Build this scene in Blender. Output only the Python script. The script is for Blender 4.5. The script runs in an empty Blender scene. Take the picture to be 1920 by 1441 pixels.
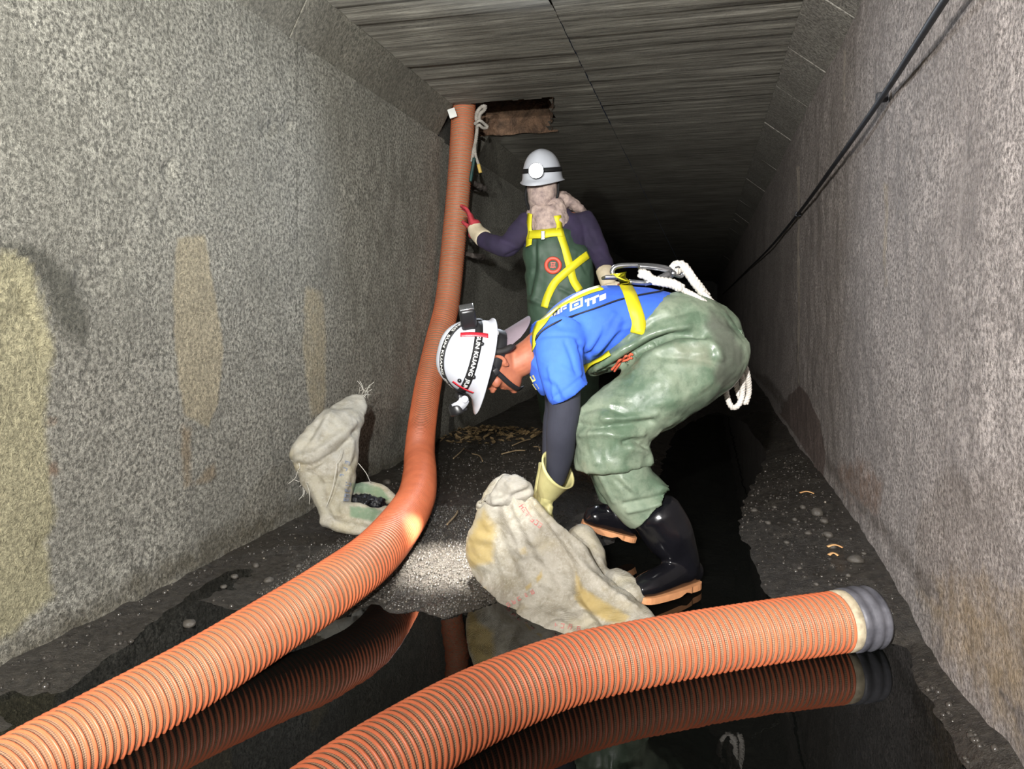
import bpy, bmesh, math, random
import numpy as np
from mathutils import Vector, Matrix, Euler
random.seed(7); RNG = np.random.RandomState(7)
SC = bpy.context.scene; COL = SC.collection

# ------------------------------------------------------------------ camera
F, W, H = 1387.0, 1920.0, 1441.0
CAMZ = 0.90; YAW = math.atan(358/F); PITCH = math.radians(3.0); HORIZON = 585.0
PPY = HORIZON + F*math.tan(PITCH)
cam_d = bpy.data.cameras.new('camera'); cam = bpy.data.objects.new('camera', cam_d); COL.objects.link(cam)
cam_d.sensor_fit = 'HORIZONTAL'; cam_d.sensor_width = 36; cam_d.lens = F/W*36
cam_d.shift_y = -(H/2 - PPY)/W; cam_d.clip_start = 0.02
cam.location = (0, 0, CAMZ); cam.rotation_euler = (math.pi/2 - PITCH, 0, YAW)
SC.camera = cam
RM = cam.rotation_euler.to_matrix(); CL = Vector((0, 0, CAMZ))
V = Vector((-math.sin(YAW), math.cos(YAW), 0)); R = Vector((math.cos(YAW), math.sin(YAW), 0)); UP = Vector((0, 0, 1)); T = -V
def ray(px, py): return RM @ Vector(((px-W/2)/F, (PPY-py)/F, -1))
def atD(px, py, d): r = ray(px, py); return CL + r*(d/r.dot(V))     # distance along the horizontal viewing direction
def atX(px, py, x): r = ray(px, py); return CL + r*(x/r.x)
def atY(px, py, y): r = ray(px, py); return CL + r*(y/r.y)
def atZ(px, py, z=0.0): r = ray(px, py); return CL + r*((z-CAMZ)/r.z)
def project(P):
    Q = (np.asarray(P)-np.array(CL)) @ np.array(RM)
    return np.stack([W/2 + F*Q[:, 0]/-Q[:, 2], PPY - F*Q[:, 1]/-Q[:, 2]], 1)

# ------------------------------------------------------------------ world, lamps behind the camera, exposure
wd = bpy.data.worlds.new('world'); SC.world = wd; wd.use_nodes = True
wd.node_tree.nodes['Background'].inputs[0].default_value = (0.30, 0.36, 0.55, 1)
wd.node_tree.nodes['Background'].inputs[1].default_value = 0.022
vs = SC.view_settings; vs.view_transform = 'Standard'; vs.look = 'None'; vs.gamma = 1; vs.use_curve_mapping = False; vs.exposure = 0.12
def spot(name, loc, target, power, angle, blend, size, color=(1, 1, 1)):
    l = bpy.data.lights.new(name, 'SPOT'); l.energy = power; l.spot_size = math.radians(angle); l.spot_blend = blend
    l.shadow_soft_size = size; l.color = color
    o = bpy.data.objects.new(name, l); COL.objects.link(o); o.location = loc
    o.rotation_euler = (Vector(target)-Vector(loc)).to_track_quat('-Z', 'Y').to_euler(); return o
XL_ = -1.70
spot('flood_lamp', Vector((-0.40, -1.35, 1.48)), atD(900, 640, 3.0), 330, 120, 0.6, 0.03, (1.0, 0.97, 0.93))
spot('head_lamp_beam', Vector((0.10, -0.75, 1.35)), atX(330, 560, XL_), 520, 50, 0.16, 0.02, (1.0, 0.99, 0.95))
spot('head_lamp_upward', Vector((-0.45, -0.6, 1.25)), atZ(700, -60, 2.25), 330, 66, 0.9, 0.03, (0.97, 1.0, 0.95))
spot('head_lamp_side', Vector((-0.22, -0.75, 1.42)), atX(1740, 600, 0.585), 640, 60, 0.8, 0.025, (1.0, 0.97, 0.95))

# ------------------------------------------------------------------ helpers
def tag(o, label=None, cat=None, group=None, kind=None):
    if label: o['label'] = label
    if cat: o['category'] = cat
    if group: o['group'] = group
    if kind: o['kind'] = kind
    return o
def link(name, me, m, parent=None, smooth=True):
    o = bpy.data.objects.new(name, me); COL.objects.link(o)
    if m is not None: me.materials.clear(); me.materials.append(m)
    if smooth and len(me.polygons): me.polygons.foreach_set('use_smooth', [True]*len(me.polygons))
    if parent is not None: o.parent = parent; o.matrix_parent_inverse = Matrix.Translation(-parent.location) if parent.type == 'EMPTY' else Matrix.Identity(4)
    return o
def mesh(v, f, name='m'):
    me = bpy.data.meshes.new(name); me.from_pydata([tuple(p) for p in v], [], f); me.update(); return me
def empty(name, loc, label, cat, group=None):
    o = bpy.data.objects.new(name, None); COL.objects.link(o); o.location = loc; o.empty_display_size = 0.1
    return tag(o, label, cat, group)
_tab = np.random.RandomState(3).rand(64, 64, 64)
def vnoise(P, s, seed=0):
    q = np.asarray(P, float)/s + seed*17.31; i = np.floor(q).astype(int); f = q-i; f = f*f*(3-2*f); i &= 63; j = (i+1) & 63
    def g(a, b, c): return _tab[a, b, c]
    x0, y0, z0 = i.T; x1, y1, z1 = j.T; fx, fy, fz = f.T
    l = lambda a, b, t: a+(b-a)*t
    return l(l(l(g(x0,y0,z0), g(x1,y0,z0), fx), l(g(x0,y1,z0), g(x1,y1,z0), fx), fy),
             l(l(g(x0,y0,z1), g(x1,y0,z1), fx), l(g(x0,y1,z1), g(x1,y1,z1), fx), fy), fz)*2-1
def fbm(P, s, o=4, seed=0):
    r = 0; a = 1.0
    for k in range(o): r = r + a*vnoise(P, s, seed+k); a *= .5; s *= .5
    return r
def smooth01(x): x = np.clip(x, 0, 1); return x*x*(3-2*x)
def co(me): a = np.empty(len(me.vertices)*3); me.vertices.foreach_get('co', a); return a.reshape(-1, 3)
def setco(me, a): me.vertices.foreach_set('co', np.ascontiguousarray(a).ravel()); me.update()
def nor(me): a = np.empty(len(me.vertices)*3); me.vertices.foreach_get('normal', a); return a.reshape(-1, 3)
def seg_dist(p, poly):
    d = np.full(len(p), 1e9); t_best = np.zeros(len(p))
    for a, b in zip(poly[:-1], poly[1:]):
        a = np.array(a, float); b = np.array(b, float); ab = b-a
        t = np.clip(((p-a)@ab)/(ab@ab+1e-12), 0, 1); q = a+t[:, None]*ab
        dd = np.linalg.norm(p-q, axis=1); d = np.minimum(d, dd)
    return d
def inside(p, poly):
    x, y = p.T; r = np.zeros(len(p), bool); n = len(poly)
    for i in range(n):
        x1, y1 = poly[i]; x2, y2 = poly[(i+1) % n]
        c = (y1 > y) != (y2 > y)
        if y1 != y2: r ^= c & (x < (x2-x1)*(y-y1)/(y2-y1)+x1)
    return r
def catmull(pts, n):
    """pts: rows of numbers; returns about n rows evenly spread in the parameter"""
    A = np.array(pts, float); A = np.vstack([2*A[0]-A[1], A, 2*A[-1]-A[-2]]); m = len(A)-3; out = []
    for u in np.linspace(0, m-1e-6, n):
        i = int(u); t = u-i; p0, p1, p2, p3 = A[i:i+4]
        out.append(.5*((2*p1)+(-p0+p2)*t+(2*p0-5*p1+4*p2-p3)*t*t+(-p0+3*p1-3*p2+p3)*t**3))
    return np.array(out)
def evenly(path, step):
    d = np.r_[0, np.cumsum(np.linalg.norm(np.diff(path[:, :3], axis=0), axis=1))]
    s = np.linspace(0, d[-1], max(2, int(d[-1]/step)+1))
    return np.stack([np.interp(s, d, path[:, k]) for k in range(path.shape[1])], 1), s
def frames(C, hint=None):
    t = np.gradient(C, axis=0); t /= np.linalg.norm(t, axis=1)[:, None]+1e-12
    N = []; n = np.array(hint if hint is not None else (0, 0, 1.0), float)
    if abs(n @ t[0]) > .95 and hint is None: n = np.array((1.0, 0, 0))
    for k in range(len(C)):
        n = n - (n @ t[k])*t[k]; n /= np.linalg.norm(n)+1e-12; N.append(n.copy())
    N = np.array(N); return t, N, np.cross(t, N)
def skin_rings(rings, closed_ring=True, caps=True):
    n = len(rings[0]); v = [p for r in rings for p in r]; f = []
    for i in range(len(rings)-1):
        for j in range(n if closed_ring else n-1):
            a = i*n+j; b = i*n+(j+1) % n; f.append((a, b, b+n, a+n))
    if caps and closed_ring:
        c0 = len(v); v.append(np.mean(rings[0], 0)); v.append(np.mean(rings[-1], 0)); L = (len(rings)-1)*n
        for j in range(n): f.append((c0, (j+1) % n, j)); f.append((c0+1, L+j, L+(j+1) % n))
    return v, f
def tube(pts, r, n=10, step=.01, caps=True, interp=8):
    P = np.array([list(p)+([r] if np.isscalar(r) else []) for p in pts], float) if np.isscalar(r) else np.array([list(p)+[q] for p, q in zip(pts, r)], float)
    P = catmull(P, max(2, (len(P)-1)*interp)) if len(P) > 2 else P
    P, _ = evenly(P, step); t, N, B = frames(P[:, :3]); a = np.linspace(0, 2*math.pi, n, endpoint=False)
    return skin_rings([c[:3]+c[3]*(np.cos(a)[:, None]*nn+np.sin(a)[:, None]*bb) for c, nn, bb in zip(P, N, B)], True, caps)
def loft(st, n=28, per=6, depth=None, caps=True, rnd=True):
    """st: (centre, ra, rb): rb along the depth axis, ra across it"""
    dep = np.array(depth if depth is not None else V, float)
    A = np.array([list(c)+[ra, rb] for c, ra, rb in st], float)
    P = catmull(A, (len(A)-1)*per+1) if len(A) > 2 else np.array([A[0]+(A[1]-A[0])*t for t in np.linspace(0, 1, per+1)])
    P[:, 3:] = np.maximum(P[:, 3:], .002)
    t, N, B = frames(P[:, :3], dep); a = np.linspace(0, 2*math.pi, n, endpoint=False)
    rings = [c[:3]+c[4]*np.cos(a)[:, None]*nn+c[3]*np.sin(a)[:, None]*bb for c, nn, bb in zip(P, N, B)]
    if rnd and caps:
        def rounded(k, s):
            m = min(P[k, 3], P[k, 4])*.6; return [P[k, :3]+s*t[k]*m*math.sin(q)+(rings[k]-P[k, :3])*math.cos(q) for q in (.5, 1.0, 1.35)]
        rings = rounded(0, -1)[::-1]+rings+rounded(-1, 1)
    return skin_rings(rings, True, caps)
def blob(c, rx, ry, rz, ax=None, n=16):
    """ellipsoid with axes ax (3 vectors)"""
    ax = ax or (Vector((1, 0, 0)), Vector((0, 1, 0)), UP); v = []; f = []
    rings = []
    for i in range(1, n//2):
        th = math.pi*i/(n//2); rings.append([np.array(Vector(c)+ax[0]*rx*math.sin(th)*math.cos(p)+ax[1]*ry*math.sin(th)*math.sin(p)+ax[2]*rz*math.cos(th)) for p in np.linspace(0, 2*math.pi, n, endpoint=False)])
    return skin_rings(rings)
def merge(*vf):
    v = []; f = []
    for a, b in vf: o = len(v); v += [tuple(p) for p in a]; f += [tuple(i+o for i in q) for q in b]
    return v, f
def fuse(vfs, voxel, smooth=6, fac=.5):
    """the union of closed pieces as one continuous skin"""
    v, f = merge(*vfs); me = mesh(v, f); bm = bmesh.new(); bm.from_mesh(me); bmesh.ops.recalc_face_normals(bm, faces=bm.faces[:]); bm.to_mesh(me); bm.free()
    o = bpy.data.objects.new('tmp', me); COL.objects.link(o)
    r = o.modifiers.new('r', 'REMESH'); r.mode = 'VOXEL'; r.voxel_size = voxel
    if smooth: s = o.modifiers.new('s', 'SMOOTH'); s.factor = fac; s.iterations = smooth
    dg = bpy.context.evaluated_depsgraph_get(); dg.update()
    out = bpy.data.meshes.new_from_object(o.evaluated_get(dg)); bpy.data.objects.remove(o); return out
def crease(me, lines, scale, depth_sign=True):
    """lines: (polyline in photo pixels, height in m, width in m): raise (+) or press (-) cloth along a fold seen on the near side"""
    c = co(me); n = nor(me); p = project(c); facing = np.clip((n @ np.array(T))*2.0, 0, 1); d = np.zeros(len(c))
    for poly, amp, wid in lines:
        P = catmull(poly, 4*len(poly)) if len(poly) > 2 else np.array(poly, float)
        dist = seg_dist(p, P)/scale; d += amp*np.exp(-(dist/wid)**2)
    setco(me, c+n*(d*facing)[:, None])
def ruffle(me, amp, s, seed=0, stretch=(1, 1, 1), o=3):
    c = co(me); setco(me, c+nor(me)*(amp*fbm(c*np.array(stretch), s, o, seed))[:, None])
def box_vf(c, sx, sy, sz, ax=None, bev=0.0):
    bm = bmesh.new(); bmesh.ops.create_cube(bm, size=1)
    for q in bm.verts: q.co = Vector((q.co.x*sx, q.co.y*sy, q.co.z*sz))
    if bev: bmesh.ops.bevel(bm, geom=bm.edges[:], offset=bev, segments=2, affect='EDGES', profile=.5)
    M = Matrix((ax[0], ax[1], ax[2])).transposed() if ax else Matrix.Identity(3)
    bm.verts.index_update(); v = [M @ q.co + Vector(c) for q in bm.verts]; f = [tuple(x.index for x in q.verts) for q in bm.faces]; bm.free(); return v, f
def ribbon(pts, normals, width, thick, step=.01, interp=8):
    """strap along pts, its flat side facing the normals"""
    A = np.array([list(p)+list(n) for p, n in zip(pts, normals)], float); A = catmull(A, (len(A)-1)*interp+1) if len(A) > 2 else A
    A, s = evenly(A, step); C = A[:, :3]; t = np.gradient(C, axis=0); t /= np.linalg.norm(t, axis=1)[:, None]
    N = A[:, 3:6]; N = N-(np.sum(N*t, 1)[:, None])*t; N /= np.linalg.norm(N, axis=1)[:, None]; B = np.cross(t, N)
    w = width/2; h = thick
    return skin_rings([np.array([c-b*w, c-b*w+n*h, c+b*w+n*h, c+b*w]) for c, n, b in zip(C, N, B)])
def rope_vf(pts, r, pitch=.03, step=.006, strands=3, n=7, interp=10, squeeze=1.0):
    P = catmull(np.array([list(p) for p in pts], float), (len(pts)-1)*interp+1); P, s = evenly(P, step); t, N, B = frames(P); out = []
    for k in range(strands):
        a = 2*math.pi*(s/pitch+k/strands); c = P+(r*.48)*(np.cos(a)[:, None]*N+np.sin(a)[:, None]*B)
        tt, n2, b2 = frames(c); q = np.linspace(0, 2*math.pi, n, endpoint=False)
        out.append(skin_rings([cc+r*.56*(np.cos(q)[:, None]*x+np.sin(q)[:, None]*y) for cc, x, y in zip(c, n2, b2)]))
    return merge(*out)
def project_on(me_list, pts, off=.003):
    """push points (seen from the camera) onto meshes; returns points and normals"""
    from mathutils.bvhtree import BVHTree
    trees = [BVHTree.FromPolygons([v.co for v in m.vertices], [p.vertices for p in m.polygons]) for m in me_list]
    P = []; Nn = []
    for px, py in pts:
        best = None; r = ray(px, py).normalized()
        for tr in trees:
            h = tr.ray_cast(CL, r)
            if h[0] is not None and (best is None or h[3] < best[3]): best = h
        if best is None:                                   # just past the outline: take the nearest place on the surface
            cand = [tr.find_nearest(CL+r*d) for tr in trees for d in np.linspace(1.5, 5.5, 81)]; cand = [h for h in cand if h[0] is not None]
            h = min(cand, key=lambda q: q[3]); P.append(h[0]+h[1]*off); Nn.append(h[1])
        else: nn = best[1] if best[1].dot(r) < 0 else -best[1]; P.append(best[0]+nn*off); Nn.append(nn)
    return P, Nn

# ------------------------------------------------------------------ materials
def srgb(r, g, b):
    f = lambda c: (c/255/12.92) if c/255 <= .04045 else ((c/255+.055)/1.055)**2.4
    return (f(r), f(g), f(b), 1)
class NT:
    def __init__(s, name):
        s.m = bpy.data.materials.new(name); s.m.use_nodes = True; s.t = s.m.node_tree; s.b = s.t.nodes['Principled BSDF']; s.tc = s.n('ShaderNodeTexCoord')
    def n(s, ty, **kw):
        x = s.t.nodes.new(ty)
        for k, v in kw.items(): setattr(x, k, v)
        return x
    def l(s, a, b): s.t.links.new(a, b)
    def obj(s, scale=(1, 1, 1)):
        mp = s.n('ShaderNodeMapping'); mp.inputs['Scale'].default_value = scale; s.l(s.tc.outputs['Object'], mp.inputs[0]); return mp.outputs[0]
    def noise(s, scale, detail=4, rough=.6, vec=None, out=0, dist=0):
        x = s.n('ShaderNodeTexNoise'); x.inputs['Scale'].default_value = scale; x.inputs['Detail'].default_value = detail; x.inputs['Roughness'].default_value = rough; x.inputs['Distortion'].default_value = dist
        s.l(vec if vec is not None else s.tc.outputs['Object'], x.inputs['Vector']); return x.outputs[out]
    def ramp(s, fac, stops):
        x = s.n('ShaderNodeValToRGB'); e = x.color_ramp.elements
        while len(e) < len(stops): e.new(.5)
        for k, (p, c) in enumerate(stops): e[k].position = p; e[k].color = c if len(c) == 4 else (*c, 1)
        s.l(fac, x.inputs[0]); return x.outputs[0]
    def mix(s, fac, a, b, mode='MIX'):
        x = s.n('ShaderNodeMix', data_type='RGBA', blend_type=mode)
        for i, q in ((0, fac), (6, a), (7, b)):
            if isinstance(q, (int, float)): x.inputs[i].default_value = q
            elif isinstance(q, tuple): x.inputs[i].default_value = q
            else: s.l(q, x.inputs[i])
        return x.outputs[2]
    def math(s, op, a, b=0.0, c=None):
        x = s.n('ShaderNodeMath', operation=op)
        for i, q in enumerate((a, b) if c is None else (a, b, c)):
            if isinstance(q, (int, float)): x.inputs[i].default_value = q
            else: s.l(q, x.inputs[i])
        return x.outputs[0]
    def bump(s, h, strength=.5, dist=.01, prev=None):
        x = s.n('ShaderNodeBump'); x.inputs['Strength'].default_value = strength; x.inputs['Distance'].default_value = dist; s.l(h, x.inputs['Height'])
        if prev is not None: s.l(prev, x.inputs['Normal'])
        return x.outputs[0]
    def done(s, color=None, rough=None, normal=None, **kw):
        for k, q in (('Base Color', color), ('Roughness', rough), ('Normal', normal)):
            if q is None: continue
            if isinstance(q, (int, float, tuple)): s.b.inputs[k].default_value = q
            else: s.l(q, s.b.inputs[k])
        for k, q in kw.items(): s.b.inputs[k.replace('_', ' ')].default_value = q
        return s.m
def plain(name, c1, c2=None, rough=.6, ns=12, bs=60, bump=.15, bd=.003, **kw):
    """colour varied by noise, with fine relief"""
    k = NT(name); c2 = c2 or tuple(x*.75 for x in c1[:3])+(1,)
    col = k.mix(k.ramp(k.noise(ns, 5), [(.35, (0, 0, 0)), (.7, (1, 1, 1))]), c1, c2)
    return k.done(col, rough, k.bump(k.noise(bs, 4), bump, bd), **kw)
def concrete(name, ca, cb, cd, fine=70, pit=1.0, stain=False, vert=True, bd=.010, grain=1.0):
    k = NT(name); g1 = k.noise(fine, 5, .75); g2 = k.noise(fine*2.6, 3, .65); big = k.noise(2.2, 5, .6); mid = k.noise(fine*.22, 4, .6)
    c = k.mix(k.ramp(g1, [(.40, (0, 0, 0)), (.61, (1, 1, 1))]), ca, cb)
    c = k.mix(k.math('MULTIPLY', k.ramp(big, [(.42, (0, 0, 0)), (.68, (1, 1, 1))]), .5), c, cd); c = k.mix(k.math('MULTIPLY', k.ramp(mid, [(.5, (0, 0, 0)), (.7, (1, 1, 1))]), .3), c, ca)
    if vert:
        st = k.noise(7, 4, .6, k.obj((1, 1, .06))); c = k.mix(k.math('MULTIPLY', k.ramp(st, [(.5, (0, 0, 0)), (.72, (1, 1, 1))]), .3), c, cd)
        wh = k.noise(9, 3, .6, k.obj((1, 1.6, .08))); c = k.mix(k.math('MULTIPLY', k.ramp(wh, [(.62, (0, 0, 0)), (.8, (1, 1, 1))]), .3), c, cb)
    sp = k.n('ShaderNodeTexVoronoi'); sp.inputs['Scale'].default_value = fine*1.0; k.l(k.tc.outputs['Object'], sp.inputs['Vector'])
    c = k.mix(k.math('MULTIPLY', k.ramp(sp.outputs['Distance'], [(.0, (1, 1, 1)), (.20, (0, 0, 0))]), .4), c, tuple(min(.85, x*1.35) for x in cb[:3])+(1,))
    if stain:
        at = k.n('ShaderNodeAttribute', attribute_name='stain')
        edge = k.math('ADD', at.outputs['Alpha'], k.math('MULTIPLY', k.math('SUBTRACT', k.noise(14, 6, .75), .5), 1.0))
        m = k.ramp(edge, [(.34, (0, 0, 0)), (.72, (1, 1, 1))])
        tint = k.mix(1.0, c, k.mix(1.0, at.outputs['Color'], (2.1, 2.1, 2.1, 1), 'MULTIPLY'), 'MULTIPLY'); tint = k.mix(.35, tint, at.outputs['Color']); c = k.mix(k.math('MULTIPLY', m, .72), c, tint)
    hgt = k.math('ADD', k.math('MULTIPLY', g1, 1.0), k.math('MULTIPLY', g2, .35))
    nb = k.bump(hgt, 1.0*pit, bd); nb = k.bump(mid, .6*pit, bd*1.8, nb)
    return k.done(c, .72, nb, Specular_IOR_Level=.4)

# ------------------------------------------------------------------ the culvert shell
XL, XR, ZC = -1.70, 0.585, 2.25
ZHL, XHL, ZHR, XHR = 2.055, -1.605, 2.10, 0.405
Y0, Y1 = -3.2, 34.0
HOLE = (XL, -1.13, atZ(900, 194, ZC).y, atZ(960, 250, ZC).y)          # x0, x1, y0, y1 of the broken opening in the roof
def spaced(a, b, fine, mid, coarse, until): return np.r_[np.arange(a, min(mid, b), fine), np.arange(mid, b+coarse, coarse)] if b > mid else np.arange(a, b+fine, fine)
def grid_mesh(A, B, place):
    """A, B: 1-D parameters; place(a, b) -> Nx3"""
    a, b = np.meshgrid(A, B, indexing='ij'); P = place(a.ravel(), b.ravel()); nb = len(B); i, j = np.meshgrid(np.arange(len(A)-1), np.arange(nb-1), indexing='ij')
    q = (i*nb+j).ravel(); f = np.stack([q, q+nb, q+nb+1, q+1], 1); return P, f
def grid_obj(P, f, name):
    me = bpy.data.meshes.new(name); me.vertices.add(len(P)); me.vertices.foreach_set('co', np.ascontiguousarray(P, float).ravel())
    me.loops.add(f.size); me.loops.foreach_set('vertex_index', f.ravel().astype(np.int32)); me.polygons.add(len(f)); me.polygons.foreach_set('loop_start', np.arange(0, f.size, 4, dtype=np.int32))
    me.update(calc_edges=True); return me
def stain_layer(me, col, alpha):
    a = me.color_attributes.new('stain', 'FLOAT_COLOR', 'POINT'); a.data.foreach_set('color', np.c_[col, alpha].ravel())
YS = np.r_[np.arange(Y0, 0.2, .1), np.arange(.2, 5.4, .016), np.arange(5.4, Y1, .2)]

M_WALL_L = concrete('old_concrete_grey_green', srgb(104, 102, 94), srgb(204, 200, 187), srgb(122, 120, 110), 70, 1.35, True, bd=.014)
M_WALL_R = concrete('old_concrete_pinkish_grey', srgb(112, 105, 100), srgb(206, 196, 190), srgb(132, 124, 119), 80, 1.1, True, bd=.010)
M_CEIL = None
def wall(name, x, zs, sgn, m, stains, chips):
    P, f = grid_mesh(YS, zs, lambda a, b: np.stack([np.full_like(a, x), a, b], 1))
    if sgn < 0: f = f[:, ::-1]
    yz = P[:, 1:]; rel = .006*fbm(P, .35, 3, 1)+.003*fbm(P, .07, 3, 5)
    for poly, depth in chips:
        pw = [(lambda q: (q.y, q.z))(atX(px, py, x)) for px, py in poly]; m_in = inside(yz, pw); d = seg_dist(yz, pw+pw[:1])
        rel = rel-depth*np.where(m_in, smooth01(d/.03), 0)*(1+.8*fbm(P, .05, 2, 9))
    col = np.tile(np.array([.3, .28, .2]), (len(P), 1)); al = np.zeros(len(P))
    for poly, c, soft, amt in stains:
        pw = [(lambda q: (q.y, q.z))(atX(px, py, x)) for px, py in poly]; m_in = inside(yz, pw); d = seg_dist(yz, pw+pw[:1])
        a = amt*smooth01(.5+np.where(m_in, d, -d)/soft/2); up = a > al; col[up] = c[:3]; al = np.maximum(al, a)
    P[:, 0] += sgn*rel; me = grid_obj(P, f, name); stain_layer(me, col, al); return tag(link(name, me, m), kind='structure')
ochre, brown, dark, pale, rust, mud = srgb(204, 197, 160), srgb(168, 150, 126), srgb(92, 92, 84), srgb(204, 192, 166), srgb(150, 122, 100), srgb(92, 84, 74)
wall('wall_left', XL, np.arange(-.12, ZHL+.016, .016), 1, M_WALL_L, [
    ([(-200, 1080), (-200, 520), (20, 470), (60, 480), (75, 560), (100, 640), (85, 780), (95, 900), (110, 960), (90, 1020), (100, 1120), (40, 1180), (-100, 1260)], ochre, .05, 1.0),
    ([(330, 445), (385, 440), (405, 560), (420, 650), (410, 760), (390, 800), (345, 780), (332, 690), (322, 560)], pale, .03, .95),
    ([(338, 790), (360, 800), (362, 900), (380, 880), (405, 860), (405, 900), (340, 920)], brown, .03, .75),
    ([(570, 535), (605, 540), (615, 640), (610, 780), (580, 790), (565, 650)], pale, .04, .7),
    ([(0, 440), (60, 450), (140, 520), (175, 620), (150, 660), (110, 620), (80, 540), (20, 480), (-60, 470)], dark, .05, .85),
    ([(88, 868), (105, 862), (115, 878), (108, 895), (90, 893)], rust, .015, .8), ([(90, 780), (110, 775), (108, 800), (92, 800)], rust, .015, .75),
    ([(-10, 840), (18, 850), (20, 870), (12, 925), (-10, 930)], rust, .02, .8),
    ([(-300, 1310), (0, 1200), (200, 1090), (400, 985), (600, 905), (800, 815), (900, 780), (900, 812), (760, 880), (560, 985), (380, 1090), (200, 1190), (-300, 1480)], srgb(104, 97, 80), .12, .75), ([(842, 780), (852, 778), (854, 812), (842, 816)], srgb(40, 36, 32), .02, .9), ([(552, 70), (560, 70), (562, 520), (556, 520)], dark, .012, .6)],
    [([(-60, 520), (40, 500), (90, 600), (95, 700), (40, 680), (-60, 700)], .012), ([(140, 480), (240, 440), (260, 500), (180, 560), (130, 550)], .012), ([(470, 225), (540, 215), (560, 250), (500, 265)], .014),
     ([(365, 905), (385, 900), (388, 918), (368, 925)], .02), ([(85, 865), (115, 862), (116, 892), (88, 894)], .012), ([(300, 300), (330, 290), (340, 345), (305, 345)], .014), ([(60, 1010), (100, 990), (95, 1030), (60, 1050)], .02)])
wall('wall_right', XR, np.arange(-.12, ZHR+.016, .016), -1, M_WALL_R, [
    ([(1462, 775), (1480, 740), (1500, 722), (1518, 745), (1538, 790), (1548, 850), (1545, 900), (1500, 830)], srgb(104, 86, 78), .012, 1.0),
    ([(1560, 905), (1575, 860), (1620, 850), (1660, 900), (1655, 960), (1640, 1000), (1600, 960)], srgb(140, 112, 90), .08, .6),
    ([(1700, 1100), (1780, 1040), (1920, 1080), (2100, 1250), (2100, 1500), (1900, 1420), (1760, 1220)], srgb(168, 150, 116), .12, .62),
    ([(1652, 340), (1662, 340), (1664, 540), (1654, 545)], pale, .02, .5), ([(1495, 310), (1500, 310), (1500, 720), (1496, 720)], srgb(220, 214, 200), .008, .75),
    ([(1580, 90), (1586, 90), (1586, 190), (1581, 190)], srgb(220, 214, 200), .01, .6),
    ([(1400, 690), (1470, 770), (1560, 900), (1700, 1080), (1900, 1380), (2200, 1800), (2200, 1600), (1900, 1270), (1720, 1040), (1560, 860), (1440, 700)], mud, .05, .6)], [])

# roof: form-board marks run across the culvert
k = NT('board_marked_concrete'); v_ = k.obj((.45, 9, 1)); g = k.noise(5.5, 6, .65, v_); g2 = k.noise(70, 5, .7); big = k.noise(1.6, 4)
c = k.mix(k.ramp(g, [(.36, (0, 0, 0)), (.66, (1, 1, 1))]), srgb(84, 81, 76), srgb(178, 174, 162)); c = k.mix(k.math('MULTIPLY', k.ramp(g2, [(.4, (0, 0, 0)), (.6, (1, 1, 1))]), .35), c, srgb(150, 146, 134))
c = k.mix(k.math('MULTIPLY', k.ramp(big, [(.45, (0, 0, 0)), (.65, (1, 1, 1))]), .5), c, srgb(104, 100, 92))
M_CEIL = k.done(c, .8, k.bump(k.noise(9, 5, .7, k.obj((.5, 10, 1))), .8, .012, k.bump(g2, .6, .006)), Specular_IOR_Level=.3)
SEAM = -.666
def roof(name, x0, x1, dz, seed):
    xs = np.linspace(x0, x1, 26); ys = np.unique(np.round(np.r_[YS, HOLE[2], HOLE[3]], 4))
    if x0 < HOLE[0]+.2: xs = np.unique(np.r_[xs, HOLE[1]])
    P, f = grid_mesh(ys, xs, lambda a, b: np.stack([b, a, np.full_like(a, ZC+dz)], 1))
    c = P[f].mean(1); ragged = .02*fbm(c*np.array([1, 1, 0])+7, .09, 2, 4)
    keep = ~((c[:, 0] < HOLE[1]+.19*(HOLE[3]-c[:, 1])/(HOLE[3]-HOLE[2])+ragged) & (c[:, 1] > HOLE[2]+ragged) & (c[:, 1] < HOLE[3]))
    rows = np.floor(P[:, 1]/.105+.9*vnoise(P*np.array([.6, 0, 0]), 1.0, 2)); h = np.random.RandomState(seed).rand(400)
    P[:, 2] += .007*h[(rows.astype(int)+150) % 400]+.004*fbm(P*np.array([.35, 5, 1]), .3, 3, seed)
    me = grid_obj(P, f[keep], name); return tag(link(name, me, M_CEIL), kind='structure')
roof('ceiling', XHL-.02, SEAM-.0005, 0, 11); roof('ceiling', SEAM+.0005, XHR+.02, .007, 12)
def slab(name, quad, depth_dir, m, kind='structure', parent=None, bev=.004):
    q = [Vector(p) for p in quad]; d = Vector(depth_dir); v = q+[p+d for p in q]
    me = mesh(v, [(0, 1, 2, 3), (7, 6, 5, 4), (0, 4, 5, 1), (1, 5, 6, 2), (2, 6, 7, 3), (3, 7, 4, 0)])
    bm = bmesh.new(); bm.from_mesh(me); bmesh.ops.recalc_face_normals(bm, faces=bm.faces[:])
    if bev: bmesh.ops.bevel(bm, geom=bm.edges[:], offset=bev, segments=1, affect='EDGES')
    bm.to_mesh(me); bm.free(); o = link(name, me, m, parent, False)
    return tag(o, kind=kind) if parent is None else o
M_HAUNCH = concrete('haunch_concrete', srgb(88, 86, 78), srgb(142, 138, 126), srgb(90, 87, 79), 60, .9, False, False, .009)
M_HAUNCH_R = concrete('haunch_board_concrete', srgb(104, 101, 95), srgb(172, 168, 158), srgb(108, 103, 97), 70, .7, False, False, .006)
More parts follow.
